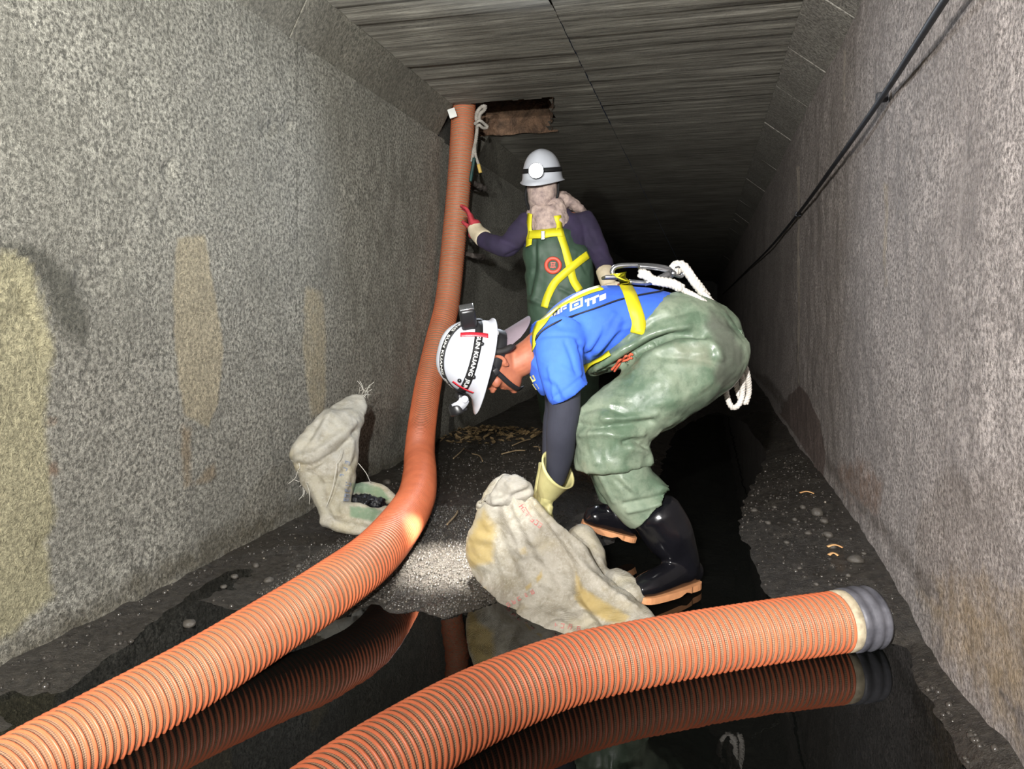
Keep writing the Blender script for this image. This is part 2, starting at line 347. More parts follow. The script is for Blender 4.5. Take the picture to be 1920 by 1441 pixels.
def haunch(name, xa, za, xb, zb, joints, m, out, gap=.004, wob=.004):
    root = bpy.data.objects.new(name, None); COL.objects.link(root); root.location = ((xa+xb)/2, joints[0][0], za); tag(root, kind='structure')
    for i, (y0, y1) in enumerate(joints):
        j = RNG.uniform(-wob, wob, 2); d = Vector((out, 0, .12))*.6
        o = slab('panel', [(xa+j[0]*.5, y0+gap, za+j[0]), (xb, y0+gap, zb+j[1]), (xb, y1-gap, zb+j[1]*.6), (xa+j[0]*.5, y1-gap, za-j[0]*.5)], d, m, parent=root)
    return root
def rows(ys): return list(zip(ys[:-1], ys[1:]))
jr = [Y0, -.4, .3]+[atX(px, py, .5).y for px, py in ((1560, 40), (1516, 105), (1487, 180), (1460, 250), (1436, 300), (1418, 345), (1402, 385))]
jr = [y for y in jr if y > 0 or y < .5]; jr = sorted(jr); jr = [jr[0]]+[b for a, b in zip(jr[:-1], jr[1:]) if b-a > .12]
while jr[-1] < 12: jr.append(jr[-1]+.62)
jr += [18, 26, Y1]
haunch('trim_1', XR+.01, ZHR, XHR-.005, ZC, rows(jr), M_HAUNCH_R, .10)
jl = [Y0, atX(546, 67, XL).y, HOLE[2]]; haunch('trim_2', XL-.01, ZHL, XHL+.005, ZC+.003, rows(jl), M_HAUNCH, -.10, .002, .002)
haunch('trim_3', XL-.01, ZHL, XHL+.005, ZC+.003, rows([HOLE[3], 8.5, 11.5, 16, Y1]), M_HAUNCH, -.10, .002, .002)
# shaft above the broken opening
M_SHAFT = plain('broken_slab_edge', srgb(150, 118, 94), srgb(92, 74, 62), .9, 14, 40, 1.0, .03)
def shaft(name, a, b, z0, z1, m, inward, amp, cut=None):
    a = Vector(a); b = Vector(b); L = (b-a).length; u = np.arange(0, L+.02, .02); w = np.arange(z0, z1, .02)
    P, f = grid_mesh(u, w, lambda s, z: np.array(a)[None, :]*1.0+np.outer(s/L, np.array(b-a))+np.outer(z, [0, 0, 1]))
    P += np.outer(amp*fbm(P, .12, 4, 3)+amp*.4, np.array(inward))
    return tag(link(name, grid_obj(P, f, name), m), kind='structure')
x0, x1, y0, y1 = HOLE
shaft('wall_shaft_far', (x0, y1, 0), (x1+.05, y1, 0), ZC-.012, ZC+.9, M_SHAFT, (0, -1, 0), .035)
shaft('wall_shaft_right', (x1+.02, y1, 0), (x1+.21, y0, 0), ZC-.005, ZC+.9, M_SHAFT, (-1, 0, 0), .02)
shaft('wall_shaft_left', (x0, y0, 0), (x0, y1, 0), ZHL-.02, ZC+.9, M_WALL_L, (1, 0, 0), .004)
shaft('wall_shaft_near', (x1+.21, y0-.03, 0), (x0, y0-.03, 0), ZC+.02, ZC+.9, M_SHAFT, (0, 1, 0), .01)
tag(link('ceiling_shaft_lid', mesh(*box_vf(((x0+x1)/2, (y0+y1)/2, ZC+.92), x1-x0+.7, y1-y0+.3, .05)), M_SHAFT, None, False), kind='structure')
tag(link('wall_far', mesh(*box_vf((-.55, Y1, 1.05), 2.6, .05, 2.7)), M_WALL_L, None, False), kind='structure')

# ------------------------------------------------------------------ silt bed and water
shore_px = [(-700, 1900), (-400, 1560), (-60, 1415), (120, 1300), (345, 1122), (400, 1128), (470, 1150), (560, 1165), (640, 1160), (700, 1128), (745, 1150), (790, 1142), (830, 1160), (880, 1150), (960, 1120), (1040, 1085), (1090, 1050),
            (1150, 1010), (1215, 960), (1240, 880), (1262, 815), (1300, 790), (1345, 772), (1395, 790), (1438, 850), (1415, 905), (1385, 960), (1392, 1010), (1425, 1060), (1440, 1120), (1500, 1165), (1600, 1185), (1690, 1215), (1725, 1285), (1775, 1350), (1840, 1450), (2100, 1900)]
shore = [(lambda q: (q.x, q.y))(atZ(px, py, 0)) for px, py in shore_px]
def silt_height(xy):
    P = np.c_[xy, np.zeros(len(xy))]; d = seg_dist(xy, shore+shore[:1]); ins = inside(xy, shore); sd = np.where(ins, -d, d)+.018*fbm(P, .10, 3, 2)
    top = np.interp(xy[:, 0], [-1.7, -1.3, -.95, -.4, .1, .45, .6], [.004, .010, .05, .05, .06, .085, .09])*np.interp(xy[:, 1], [2.2, 3.0, 4.0], [1, 1.05, 1.1])+np.interp(xy[:, 1], [2.6, 3.6, 5], [0, .02, .02])
    h = np.where(sd > 0, top*(1-np.exp(-np.maximum(sd, 0)/.22)), -.10*(1-np.exp(np.minimum(sd, 0)/.15)))
    h = h+.010*fbm(P, .16, 4, 6)*np.clip(.4+sd*4, .15, 1)
    pile = np.exp(-(((xy[:, 0]-PILE.x)/.34)**2+((xy[:, 1]-PILE.y)/.30)**2)); h = h+.05*pile
    fil = smooth01(1-(xy[:, 0]-XL)/.13)*smooth01((2.5-xy[:, 1])/.7)
    rf = smooth01(1-(XR-xy[:, 0])/.12)*smooth01((2.0-xy[:, 1])/.7)
    return np.maximum(h, .010*fil+.012*fbm(P, .06, 2, 8)*fil-.2*(fil < .01))+.05*rf
PILE = atZ(910, 812, .06)
xs = np.arange(XL-.02, XR+.03, .016)
P, f = grid_mesh(np.r_[np.arange(Y0, .4, .06), np.arange(.4, 5.2, .016), np.arange(5.2, Y1, .2)], xs, lambda a, b: np.stack([b, a, np.zeros_like(a)], 1)); f = f[:, ::-1]
P[:, 2] = silt_height(P[:, :2])
k = NT('wet_black_silt'); g1 = k.noise(38, 6, .7); g2 = k.noise(130, 4, .7); wet = k.noise(2.5, 4)
c = k.mix(k.ramp(g1, [(.4, (0, 0, 0)), (.7, (1, 1, 1))]), srgb(44, 41, 37), srgb(76, 71, 64)); c = k.mix(k.math('MULTIPLY', k.ramp(g2, [(.58, (0, 0, 0)), (.7, (1, 1, 1))]), .5), c, srgb(104, 98, 88))
M_SILT = k.done(c, k.ramp(k.math('ADD', wet, k.math('MULTIPLY', g1, .3)), [(.45, (.16, .16, .16)), (.85, (.5, .5, .5))]), k.bump(g2, 1.0, .006, k.bump(g1, 1.0, .016)), Specular_IOR_Level=.5)
FLOOR = tag(link('floor', grid_obj(P, f, 'floor'), M_SILT), kind='structure')
k = NT('dark_still_water'); rip = k.noise(3.0, 2, .5); rip2 = k.noise(16, 3, .5)
M_WATER = k.done(srgb(9, 10, 9), .012, k.bump(k.math('ADD', rip, k.math('MULTIPLY', rip2, .08)), .10, .02), IOR=1.333, Specular_IOR_Level=.5)
wp, wf = grid_mesh(np.arange(Y0, 7.0, .1), np.linspace(XL-.02, XR+.02, 30), lambda a, b: np.stack([b, a, np.zeros_like(a)], 1))
tag(link('standing_water', grid_obj(wp, wf[:, ::-1], 'standing_water'), M_WATER), 'shallow black standing water over the culvert floor', 'water', kind='stuff')
def ground(x, y): return max(0.0, float(silt_height(np.array([[x, y]]))[0]))

# ------------------------------------------------------------------ suction hoses
HR = .0775
k = NT('orange_hose_rib'); w_ = k.noise(9, 5); c = k.mix(k.ramp(w_, [(.4, (0, 0, 0)), (.7, (1, 1, 1))]), srgb(206, 112, 74), srgb(188, 98, 64)); c = k.mix(k.math('MULTIPLY', k.ramp(k.noise(30, 6, .7), [(.58, (0, 0, 0)), (.75, (1, 1, 1))]), .55), c, srgb(158, 112, 84))
M_RIB = k.done(c, .42, k.bump(k.noise(90, 3), .15, .002))
k = NT('braided_hose_wall'); uvn = k.n('ShaderNodeUVMap'); mp = k.n('ShaderNodeMapping'); k.l(uvn.outputs[0], mp.inputs[0]); ch = k.n('ShaderNodeTexChecker'); ch.inputs['Scale'].default_value = 1; mp.inputs['Rotation'].default_value = (0, 0, .785); mp.inputs['Scale'].default_value = (300, 300, 1); k.l(mp.outputs[0], ch.inputs['Vector'])
c = k.mix(ch.outputs['Fac'], srgb(186, 150, 120), srgb(112, 94, 78)); c = k.mix(k.math('MULTIPLY', k.ramp(k.noise(10, 5), [(.45, (0, 0, 0)), (.65, (1, 1, 1))]), .6), c, srgb(160, 114, 86))
M_BRAID = k.done(c, .55, k.bump(ch.outputs['Fac'], .4, .002))
def hose(label, pts, pitch=.0168, extra=None):
    P = catmull(pts, 24*len(pts)); P, s = evenly(P, .012); t, N, B = frames(P); a = np.linspace(0, 2*math.pi, 40, endpoint=False)
    root = empty('suction_hose', Vector(P[len(P)//2])-Vector((0, 0, HR)), label, 'hose', 'orange suction hoses')
    rings = [c+(HR-.0022)*(np.cos(a)[:, None]*n+np.sin(a)[:, None]*b) for c, n, b in zip(P, N, B)]
    v, f = skin_rings(rings, True, False); me = mesh(v, f); uv = me.uv_layers.new(name='UVMap'); n_ = 40
    data = np.empty((len(me.loops), 2)); li = 0
    for i in range(len(rings)-1):
        for j in range(n_):
            for (ii, jj) in ((i, j), (i, j+1), (i+1, j+1), (i+1, j)): data[li] = (s[ii], jj/n_*2*math.pi*HR); li += 1
    uv.data.foreach_set('uv', data.ravel()); link('hose_wall', me, M_BRAID, root)
    # helical rib
    turns = s[-1]/pitch; m = int(turns*34); ss = np.linspace(0, s[-1], m)
    it = lambda A: np.stack([np.interp(ss, s, A[:, q]) for q in range(3)], 1)
    C, NN, BB, TT = it(P), it(N), it(B), it(t); ang = ss/pitch*2*math.pi; rad = np.cos(ang)[:, None]*NN+np.sin(ang)[:, None]*BB
    prof = [(-.0034, -.003), (-.0027, .0010), (0, .0028), (.0027, .0010), (.0034, -.003)]
    ring = [[C[i]+rad[i]*(HR+q)+TT[i]*p for p, q in prof] for i in range(m)]
    v, f = skin_rings(ring, False, False); link('helical_rib', mesh(v, f), M_RIB, root)
    return root, P, t, N, B
p1 = [atZ(-130, 1560, .05), atZ(38, 1452, .05), atZ(201, 1358, .05), atZ(366, 1264, .06), atZ(505, 1177, .085), atZ(616, 1105, .115), atZ(713, 1029, .135), atZ(776, 943, .13), atD(787, 890, 3.45), atD(787, 848, 3.85), atD(791, 800, 4.12), atD(803, 720, 4.42), atD(821, 640, 4.62), atD(839, 564, 4.78), atD(853, 430, 4.9), atD(864, 300, 4.95), atD(869, 205, 5.0), atD(874, 120, 5.05), atD(878, 40, 5.08)]
hose('long orange ribbed suction hose running down from the roof opening to the floor', p1)
p2 = [atZ(420, 1660, .06), atZ(540, 1560, .06), atZ(650, 1475, .06), atZ(760, 1402, .06), atZ(873, 1336, .06), atZ(983, 1286, .06), atZ(1080, 1252, .06), atZ(1211, 1224, .06), atZ(1342, 1200, .062), atZ(1474, 1179, .066), atZ(1578, 1164, .07)]
h2, P2, t2, N2, B2 = hose('short orange ribbed suction hose with grey end cuff lying in the water', p2)
def revolve(prof, c, ax, n1, n2, n=40):
    a = np.linspace(0, 2*math.pi, n, endpoint=False); return skin_rings([np.array(c)+np.array(ax)*s+r*(np.cos(a)[:, None]*n1+np.sin(a)[:, None]*n2) for s, r in prof], True, False)
M_CUFF = plain('scuffed_grey_rubber', srgb(98, 98, 104), srgb(60, 60, 66), .5, 18, 50, .3, .004)
M_TAPE = plain('dirty_cream_tape', srgb(196, 184, 156), srgb(120, 108, 88), .7, 20, 50, .3, .003)
e, et, en, eb = P2[-1], t2[-1], N2[-1], B2[-1]
link('wrap', mesh(*revolve([(-.012, HR-.002), (-.01, HR+.003), (.02, HR+.003), (.022, HR-.002)], e, et, en, eb)), M_TAPE, h2)
link('end_cuff', mesh(*revolve([(.012, HR-.001), (.012, HR+.006), (.030, HR+.007), (.036, HR+.003), (.046, HR+.004), (.052, HR+.008), (.066, HR+.007), (.072, HR+.002), (.082, HR+.003), (.088, HR+.006), (.098, HR+.002), (.098, HR-.010), (.02, HR-.012)], e, et, en, eb)), M_CUFF, h2)

# ------------------------------------------------------------------ people
def cloth(name, c1, c2, rough=.8, weave=900, ns=9, bump=.25, **kw):
    k = NT(name); col = k.mix(k.ramp(k.noise(ns, 5, .65), [(.38, (0, 0, 0)), (.68, (1, 1, 1))]), c1, c2)
    return k.done(col, rough, k.bump(k.noise(weave, 2), bump, .0015, k.bump(k.noise(45, 4), .12, .006)), **kw)
M_SKIN = plain('tanned_skin', srgb(162, 98, 72), srgb(140, 80, 58), .6, 25, 220, .15, .001, Subsurface_Weight=.08, Subsurface_Radius=(.01, .004, .002))
M_HAIR = plain('short_black_hair', srgb(28, 25, 24), srgb(18, 16, 16), .6, 60, 400, .6, .003)
M_BLUE = cloth('blue_jersey', srgb(54, 100, 208), srgb(46, 88, 190))
k = NT('wet_green_wader'); n1 = k.noise(7, 6, .65); n2 = k.noise(38, 6, .7); c = k.mix(k.ramp(n1, [(.38, (0, 0, 0)), (.64, (1, 1, 1))]), srgb(86, 106, 86), srgb(132, 144, 124)); c = k.mix(k.math('MULTIPLY', k.ramp(n2, [(.5, (0, 0, 0)), (.7, (1, 1, 1))]), .5), c, srgb(72, 88, 72)); at = k.n('ShaderNodeAttribute', attribute_name='stain'); c = k.mix(k.math('MULTIPLY', k.ramp(k.math('ADD', at.outputs['Alpha'], k.math('MULTIPLY', k.math('SUBTRACT', k.noise(18, 5, .7), .5), .8)), [(.3, (0, 0, 0)), (.9, (1, 1, 1))]), .8), c, at.outputs['Color'])
M_WADER = k.done(c, k.ramp(k.noise(5, 5, .6), [(.40, (.30, .30, .30)), (.60, (.72, .72, .72))]), k.bump(k.noise(160, 3), .2, .002, k.bump(k.noise(22, 5, .6), .25, .006)))
M_WADER2 = cloth('dark_green_wader', srgb(58, 80, 64), srgb(44, 62, 49), .6)
M_NAVY = cloth('navy_sleeve', srgb(40, 42, 54), srgb(32, 34, 46), .85)
M_PURPLE = cloth('dark_purple_shirt', srgb(48, 38, 66), srgb(36, 30, 52), .85)
M_BOOT = plain('glossy_black_rubber', srgb(14, 14, 18), srgb(22, 22, 26), .2, 10, 30, .1, .003)
M_SOLE = plain('tan_rubber_sole', srgb(222, 160, 112), srgb(186, 128, 86), .6)
M_GLOVE = plain('pale_yellow_rubber', srgb(200, 194, 138), srgb(180, 174, 118), .5, 14, 60, .15, .004)
M_CREAM = plain('cream_canvas', srgb(214, 202, 176), srgb(180, 166, 140), .8)
M_RED = plain('red_dotted_knit', srgb(178, 52, 62), srgb(140, 40, 48), .8, 60, 200, .4, .003)
M_HELMET = plain('white_helmet_plastic', srgb(186, 189, 197), srgb(176, 179, 187), .28, 4, 20, .02, .002)
M_BLACK = plain('black_webbing', srgb(18, 18, 20), srgb(26, 26, 28), .6, 30, 300, .3, .001)
M_BLACKP = plain('black_plastic', srgb(22, 22, 24), srgb(32, 32, 34), .35, 30, 100, .1, .002)
M_WHITE = plain('white_print', srgb(236, 236, 232), srgb(220, 220, 216), .6)
M_TAPER = plain('red_tape', srgb(206, 40, 56), srgb(186, 34, 48), .4)
M_YEL = None
k = NT('yellow_webbing'); wv = k.n('ShaderNodeTexWave'); wv.inputs['Scale'].default_value = 130; k.l(k.tc.outputs['Object'], wv.inputs['Vector'])
M_YEL = k.done(k.mix(k.noise(12, 4), srgb(218, 208, 34), srgb(194, 184, 28)), .5, k.bump(wv.outputs['Fac'], .3, .001))
M_PYEL = cloth('pale_yellow_print', srgb(226, 224, 150), srgb(214, 212, 136))
M_GREYCAP = cloth('grey_cap_cloth', srgb(112, 100, 108), srgb(98, 88, 96), .85)
M_STEEL = plain('zinc_steel', srgb(178, 180, 184), srgb(130, 132, 136), .25, 20, 60, .1, .002, Metallic=.9)
M_ROPE = cloth('white_rope', srgb(214, 210, 202), srgb(186, 180, 170), .8, 500, 20, .4)
M_ORANGE = cloth('orange_cord', srgb(206, 96, 66), srgb(180, 80, 56))
M_CAMO = cloth('beige_camouflage_cloth', srgb(176, 156, 146), srgb(122, 106, 104), .85, 600, 26)
M_BADGE = plain('orange_red_badge', srgb(206, 84, 62), srgb(170, 60, 44), .5)
M_DARKLENS = plain('smoked_lens', srgb(90, 92, 96), srgb(40, 42, 46), .08)
def emit(name, col, s):
    k = NT(name); k.b.inputs['Base Color'].default_value = col; k.b.inputs['Emission Color'].default_value = col; k.b.inputs['Emission Strength'].default_value = s; return k.m

def frame_pts(o, x, y, z):
    """local (forward, left, up) to world"""
    return lambda p: np.array(Vector(o)+Vector(x)*p[0]+Vector(y)*p[1]+Vector(z)*p[2])
HEAD = [(-.120, .070, .040, .016), (-.108, .086, .004, .034), (-.088, .088, -.018, .048), (-.062, .084, -.045, .058), (-.032, .083, -.072, .067), (0, .086, -.088, .072), (.03, .089, -.097, .075), (.06, .084, -.098, .074), (.09, .062, -.084, .062), (.11, .034, -.056, .042), (.12, .005, -.022, .016)]
def head_vf(fr, sc=1.0):
    rings = []; a = np.linspace(0, 2*math.pi, 28, endpoint=False)
    for z, xf, xb, hw in catmull(HEAD, 34):
        ca, sa = np.cos(a), np.sin(a); e = .86
        rings.append(np.array([fr((sc*((xf+xb)/2+(xf-xb)/2*np.sign(c_)*abs(c_)**e), sc*hw*np.sign(s_)*abs(s_)**e, sc*z)) for c_, s_ in zip(ca, sa)]))
    out = [skin_rings(rings)]
    def b(c, rx, ry, rz, tilt=0):
        X = Vector(fr((1, 0, 0)))-Vector(fr((0, 0, 0))); Y = Vector(fr((0, 1, 0)))-Vector(fr((0, 0, 0))); Z = Vector(fr((0, 0, 1)))-Vector(fr((0, 0, 0)))
        X2 = X*math.cos(tilt)+Z*math.sin(tilt); Z2 = Z*math.cos(tilt)-X*math.sin(tilt)
        out.append(blob(fr([q*sc for q in c]), rx*sc, ry*sc, rz*sc, (X2, Y, Z2)))
    b((.092, 0, -.004), .010, .010, .032, -.30); b((.099, 0, -.029), .012, .012, .011)            # nose bridge and tip
    for s in (-1, 1):
        b((.090, .011*s, -.032), .010, .007, .008)                                               # nostril wing
        b((.080, .034*s, .030), .014, .024, .008); b((.072, .034*s, .008), .014, .017, .011)     # brow, closed lid
        b((.062, .046*s, -.022), .022, .018, .018)                                               # cheek
        b((-.014, .073*s, -.006), .017, .007, .030, .2); b((-.004, .075*s, -.032), .009, .007, .011)
        for q_ in np.linspace(-.6, 3.6, 11): b((-.014-.017*math.sin(q_*.9)*.9+.004, .080*s, .000+.026*math.cos(q_*.9)), .006, .006, .006)  # ear
    b((.084, 0, -.059), .007, .022, .006); b((.082, 0, -.071), .008, .019, .006); b((.082, 0, -.104), .014, .020, .014)   # lips, chin
    return out
def hand_vf(wrist, direction, palm_n, curl=.6, sc=1.0, spread=.0):
    """five fingers on a palm; direction wrist to fingers, palm_n out of the palm side"""
    d = Vector(direction).normalized(); n = (Vector(palm_n)-d*Vector(palm_n).dot(d)).normalized(); s = d.cross(n); w = Vector(wrist); out = []
    out.append(loft([(w, .024*sc, .030*sc), (w+d*.045*sc, .018*sc, .041*sc), (w+d*.09*sc, .016*sc, .042*sc)], 16, 4, s))
    for k_, (off, ln) in enumerate(((-.032, .066), (-.011, .076), (.011, .072), (.031, .056))):
        p = w+d*.088*sc+s*off*sc; q = d; pts = [p-d*.02*sc]; rr = [.0095*sc]
        for j in range(3):
            ang = curl*(.55+.25*j); q = (q*math.cos(ang)+n*math.sin(ang)).normalized(); n2 = n
            p = p+q*ln*sc*(.42, .33, .25)[j]; pts.append(p.copy()); rr.append((.0092, .0085, .0072)[j]*sc)
        out.append(tube(pts, rr, 10, .006))
    p = w+d*.02*sc-s*.03*sc; t1 = (d*.6-s*.75+n*.35).normalized(); t2 = (d*.85-s*.1+n*.6).normalized()
    out.append(tube([p, p+t1*.035*sc, p+t1*.035*sc+t2*.035*sc, p+t1*.035*sc+t2*.06*sc], [.014*sc, .0115*sc, .0105*sc, .008*sc], 10, .006))
    return out
def boot(parent, ankle_top, heel, toe, shaft_r=.062, tag_label=None):
    """rubber boot: shaft from ankle_top down to the heel, foot to the toe, tan sole"""
    heel = Vector(heel); toe = Vector(toe); top = Vector(ankle_top); f = (toe-heel).normalized(); s = f.cross(UP).normalized(); u = s.cross(f).normalized(); L = (toe-heel).length
    ank = heel+f*.075+u*.10
    sh = loft([(top, shaft_r, shaft_r*1.02), (top.lerp(ank, .5), shaft_r*.98, shaft_r*.95), (ank, .052, .048), (heel+f*.07+u*.055, .056, .042)], 24, 6, s)
    ft = loft([(heel+f*.015+u*.052, .036, .032), (heel+f*.09+u*.060, .050, .040), (heel+f*.17+u*.050, .042, .046), (heel+f*(L-.05)+u*.042, .034, .047), (heel+f*(L-.012)+u*.036, .024, .034)], 24, 6, s)
    link('boot', fuse([sh, ft], .006, 5), M_BOOT, parent)
    so = []; N = 22
    for k_ in range(N+1):
        t = k_/N; w = .034+.014*math.sin(min(t*1.25, 1)*math.pi*.55) if t > .25 else .036; w *= math.sqrt(max(.05, 1-((t-.5)*2)**8)) if .02 < t < .98 else .45
        arch = .010*math.exp(-((t-.36)/.07)**2)
        c_ = heel+f*(L*t); so.append(np.array([np.array(c_+s*w+u*.020), np.array(c_-s*w+u*.020), np.array(c_-s*w*1.02+u*arch), np.array(c_+s*w*1.02+u*arch)]))
    v_, f_ = skin_rings(so); link('sole', mesh(v_, f_), M_SOLE, parent, False)
def helmet(parent, o, x, y, z, label=None, size=1.0, tall=1.0):
    fr = frame_pts(o, x, y, z); a_, b_, c_ = .128*size, .108*size, .150*size*tall
    def S(phi, t, off=0.0):
        q = t*math.pi/2; rr = math.cos(q)**.75; zz = math.sin(q)**1.02; ex = .95
        cp, sp = math.cos(phi), math.sin(phi); ridge = .006*math.exp(-(sp*b_*rr/.03)**2)*min(1, t*3)
        return fr(((a_+off)*cp*rr, (b_+off)*sp*rr, (c_+off)*zz+ridge))
    ph = np.linspace(0, 2*math.pi, 56, endpoint=False); rings = []
    def brim(r_off, dz): return np.array([fr(((a_+r_off+.048*max(0, math.cos(p))**3*(r_off/.012))*math.cos(p), (b_+r_off)*math.sin(p), dz-.016*max(0, math.cos(p))**2*(r_off/.012))) for p in ph])
    rings.append(np.array([fr(((a_-.004)*math.cos(p), (b_-.004)*math.sin(p), .01)) for p in ph]))
    rings.append(brim(.001, -.006)); rings.append(brim(.012, -.006)); rings.append(brim(.0125, -.002)); rings.append(brim(.003, .004))
    for t in np.linspace(.08, .985, 18): rings.append(np.array([S(p, t) for p in ph]))
    v_, f_ = skin_rings(rings, True, False); top = len(v_); v_.append(S(0, 1.0)); n = 56
    for j in range(n): f_.append((top, (len(rings)-1)*n+j, (len(rings)-1)*n+(j+1) % n))
    return link('helmet', mesh(v_, f_), M_HELMET, parent), S, fr
def text_on(s, place, height, m, name, parent, x0=0.0, extr=0.0006, bold=.02, fit=None):
    """lettering whose x runs along a band and y across it: place(x, y) gives the point"""
    cu = bpy.data.curves.new('t', 'FONT'); cu.body = s; cu.size = 1; cu.align_y = 'CENTER'; cu.offset = bold; cu.resolution_u = 3
    o = bpy.data.objects.new('t', cu); COL.objects.link(o); dg = bpy.context.evaluated_depsgraph_get(); me = bpy.data.meshes.new_from_object(o.evaluated_get(dg)); bpy.data.objects.remove(o)
    bm = bmesh.new(); bm.from_mesh(me); bmesh.ops.triangulate(bm, faces=bm.faces[:]); bmesh.ops.subdivide_edges(bm, edges=[e for e in bm.edges if e.calc_length() > .25], cuts=2)
    w = max(q.co.x for q in bm.verts); kx = height if fit is None else fit/w
    for q in bm.verts: q.co = Vector(place(x0+q.co.x*kx, q.co.y*height))
    bm.to_mesh(me); bm.free(); return link(name, me, m, parent, False)

def stain_px(me, polys):
    p = project(co(me)); front = nor(me) @ np.array(T) > -.2; col = np.tile(np.array([.6, .5, .2]), (len(p), 1)); al = np.zeros(len(p))
    for poly, c_, soft, amt in polys:
        m_in = inside(p, poly); d = seg_dist(p, poly+poly[:1]); a = np.where(front, amt*smooth01(.5+np.where(m_in, d, -d)/soft/2), 0); up = a > al; col[up] = c_[:3]; al = np.maximum(al, a)
    stain_layer(me, col, al)

# ---------------------------------------------------- the man bending over the sack
Z1 = 2.50                                     # distance of his middle
s1 = F/Z1
man = empty('person', atZ(1230, 1080, 0.0), 'person in blue t-shirt and green waders bending down over a woven sack', 'person')
D = lambda px, py, dz=0.0: atD(px, py, Z1+dz)
NEARFOOT_H, NEARFOOT_T = atZ(1308, 1098, .005), atZ(1190, 1128, .02)
FARFOOT_H, FARFOOT_T = atD(1190, 1015, 2.72), atD(1090, 985, 2.72)
U1 = (R*-.97+UP*.24).normalized(); F1 = (R*-.24+UP*-.97).normalized(); ROLL = math.radians(16)
Lf = U1.cross(F1); U1r = (U1*math.cos(ROLL)+T*math.sin(ROLL)).normalized(); L1r = U1r.cross(F1).normalized()
head_o = D(922, 676, -.02); fr_h = frame_pts(head_o, F1, L1r, U1r)
body = head_vf(fr_h, .97)
body += [loft([(fr_h((-.03, 0, -.02)), .05, .05), (D(958, 682), .052, .055), (D(990, 668), .056, .060), (D(1015, 655), .068, .075)], 22)]
def torso(g=0.0, rb=0.0): return loft([(D(1345, 650), .085+g, .13+rb), (D(1310, 628), .105+g, .165+rb), (D(1252, 608), .10+g, .160+rb), (D(1180, 598), .108+g, .155+rb), (D(1105, 612), .120+g, .168+rb), (D(1052, 636), .098+g, .175+rb), (D(1015, 655), .055+g, .105+rb)], 32)
def arm(side, g=0.0, upto=3):
    d = -.17*side; st = [(D(1050, 645, d), .058+g, .055+g), (D(1055, 690, d*1.1), .050+g, .050+g), (D(1058, 760, d*1.1), .044+g, .044+g), (D(1053, 800, d*1.05), .042+g, .042+g), (D(1050, 850, d*.85), .038+g, .038+g), (D(1042, 900, d*.65), .028+g*.5, .030+g*.5)]
    if side < 0: st = [(c-R*.020+UP*.01, a, b) for c, a, b in st]
    return st
body += [torso(-.012, -.012), loft(arm(1), 20), loft(arm(-1), 20)]
def leg(side, g=0.0):
    d = -.10*side
    if side > 0: st = [(D(1318, 655, d), .105+g, .100+g), (D(1245, 712, d*1.3), .100+g, .095+g), (D(1165, 780, d*1.5), .082+g, .080+g), (D(1142, 820, d*1.6), .075+g, .072+g), (D(1160, 875, d*1.6), .065+g, .065+g), (D(1195, 930, d*1.6), .058+g, .060+g), (D(1235, 1000, -.15), .05, .05), (NEARFOOT_H+UP*.07+(NEARFOOT_T-NEARFOOT_H)*.25, .03, .03)]
    else: st = [(D(1312, 660, d), .105+g, .100+g), (D(1235, 718, d*1.5), .095+g, .09+g), (D(1165, 790, d*1.9), .08+g, .08+g), (D(1135, 840, d*2.1), .072+g, .072+g), (D(1150, 890, d*2.2), .062+g, .062+g), (D(1165, 930, d*2.3), .045+g, .045+g), (FARFOOT_H+UP*.08+(FARFOOT_T-FARFOOT_H)*.25, .025, .025)]
    return st
body += [loft(leg(1, -.015), 22), loft(leg(-1, -.015), 22)]
GRIP = D(1000, 968, .02); WR = D(1026, 925, -.05); HD = (GRIP-WR).normalized()
WR2 = D(1016, 935, .06); HD2 = (D(998, 965, .04)-WR2).normalized()
body += [loft([(D(1042, 898, -.11), .022, .024), (WR, .020, .022)], 16), loft([(D(1030, 897, .11), .022, .024), (WR2+UP*.02, .018, .02)], 16)]
body += hand_vf(WR, HD, R*-.8+UP*-.5, .5, .8)+hand_vf(WR2, HD2, T+R*-.4, .5, .8)
link('body', fuse(body, .0036, 4), M_SKIN, man)
brow = ribbon([fr_h((.0905, .014, .028)), fr_h((.087, .030, .033)), fr_h((.074, .048, .029))], [F1, (F1+L1r*.4).normalized(), (F1+L1r).normalized()], .008, .003)
lid = ribbon([fr_h((.0885, .020, .004)), fr_h((.086, .034, .001)), fr_h((.076, .047, .004))], [F1, (F1+L1r*.4).normalized(), (F1+L1r).normalized()], .004, .002)
link('eyebrow', mesh(*brow), M_HAIR, man); link('eyelash', mesh(*lid), M_HAIR, man)
side_h = [(-.03, .073, .045), (-.035, .074, .02), (-.045, .072, -.01), (-.058, .066, -.03), (-.07, .055, -.045)]
link('hair', fuse([tube([fr_h(q) for q in side_h], [.010, .012, .012, .012, .010], 10, .006), tube([fr_h((.004, .0735, .045)), fr_h((.006, .074, .015)), fr_h((.006, .073, -.004))], [.008, .006, .003], 8, .005)], .003, 2), M_HAIR, man)
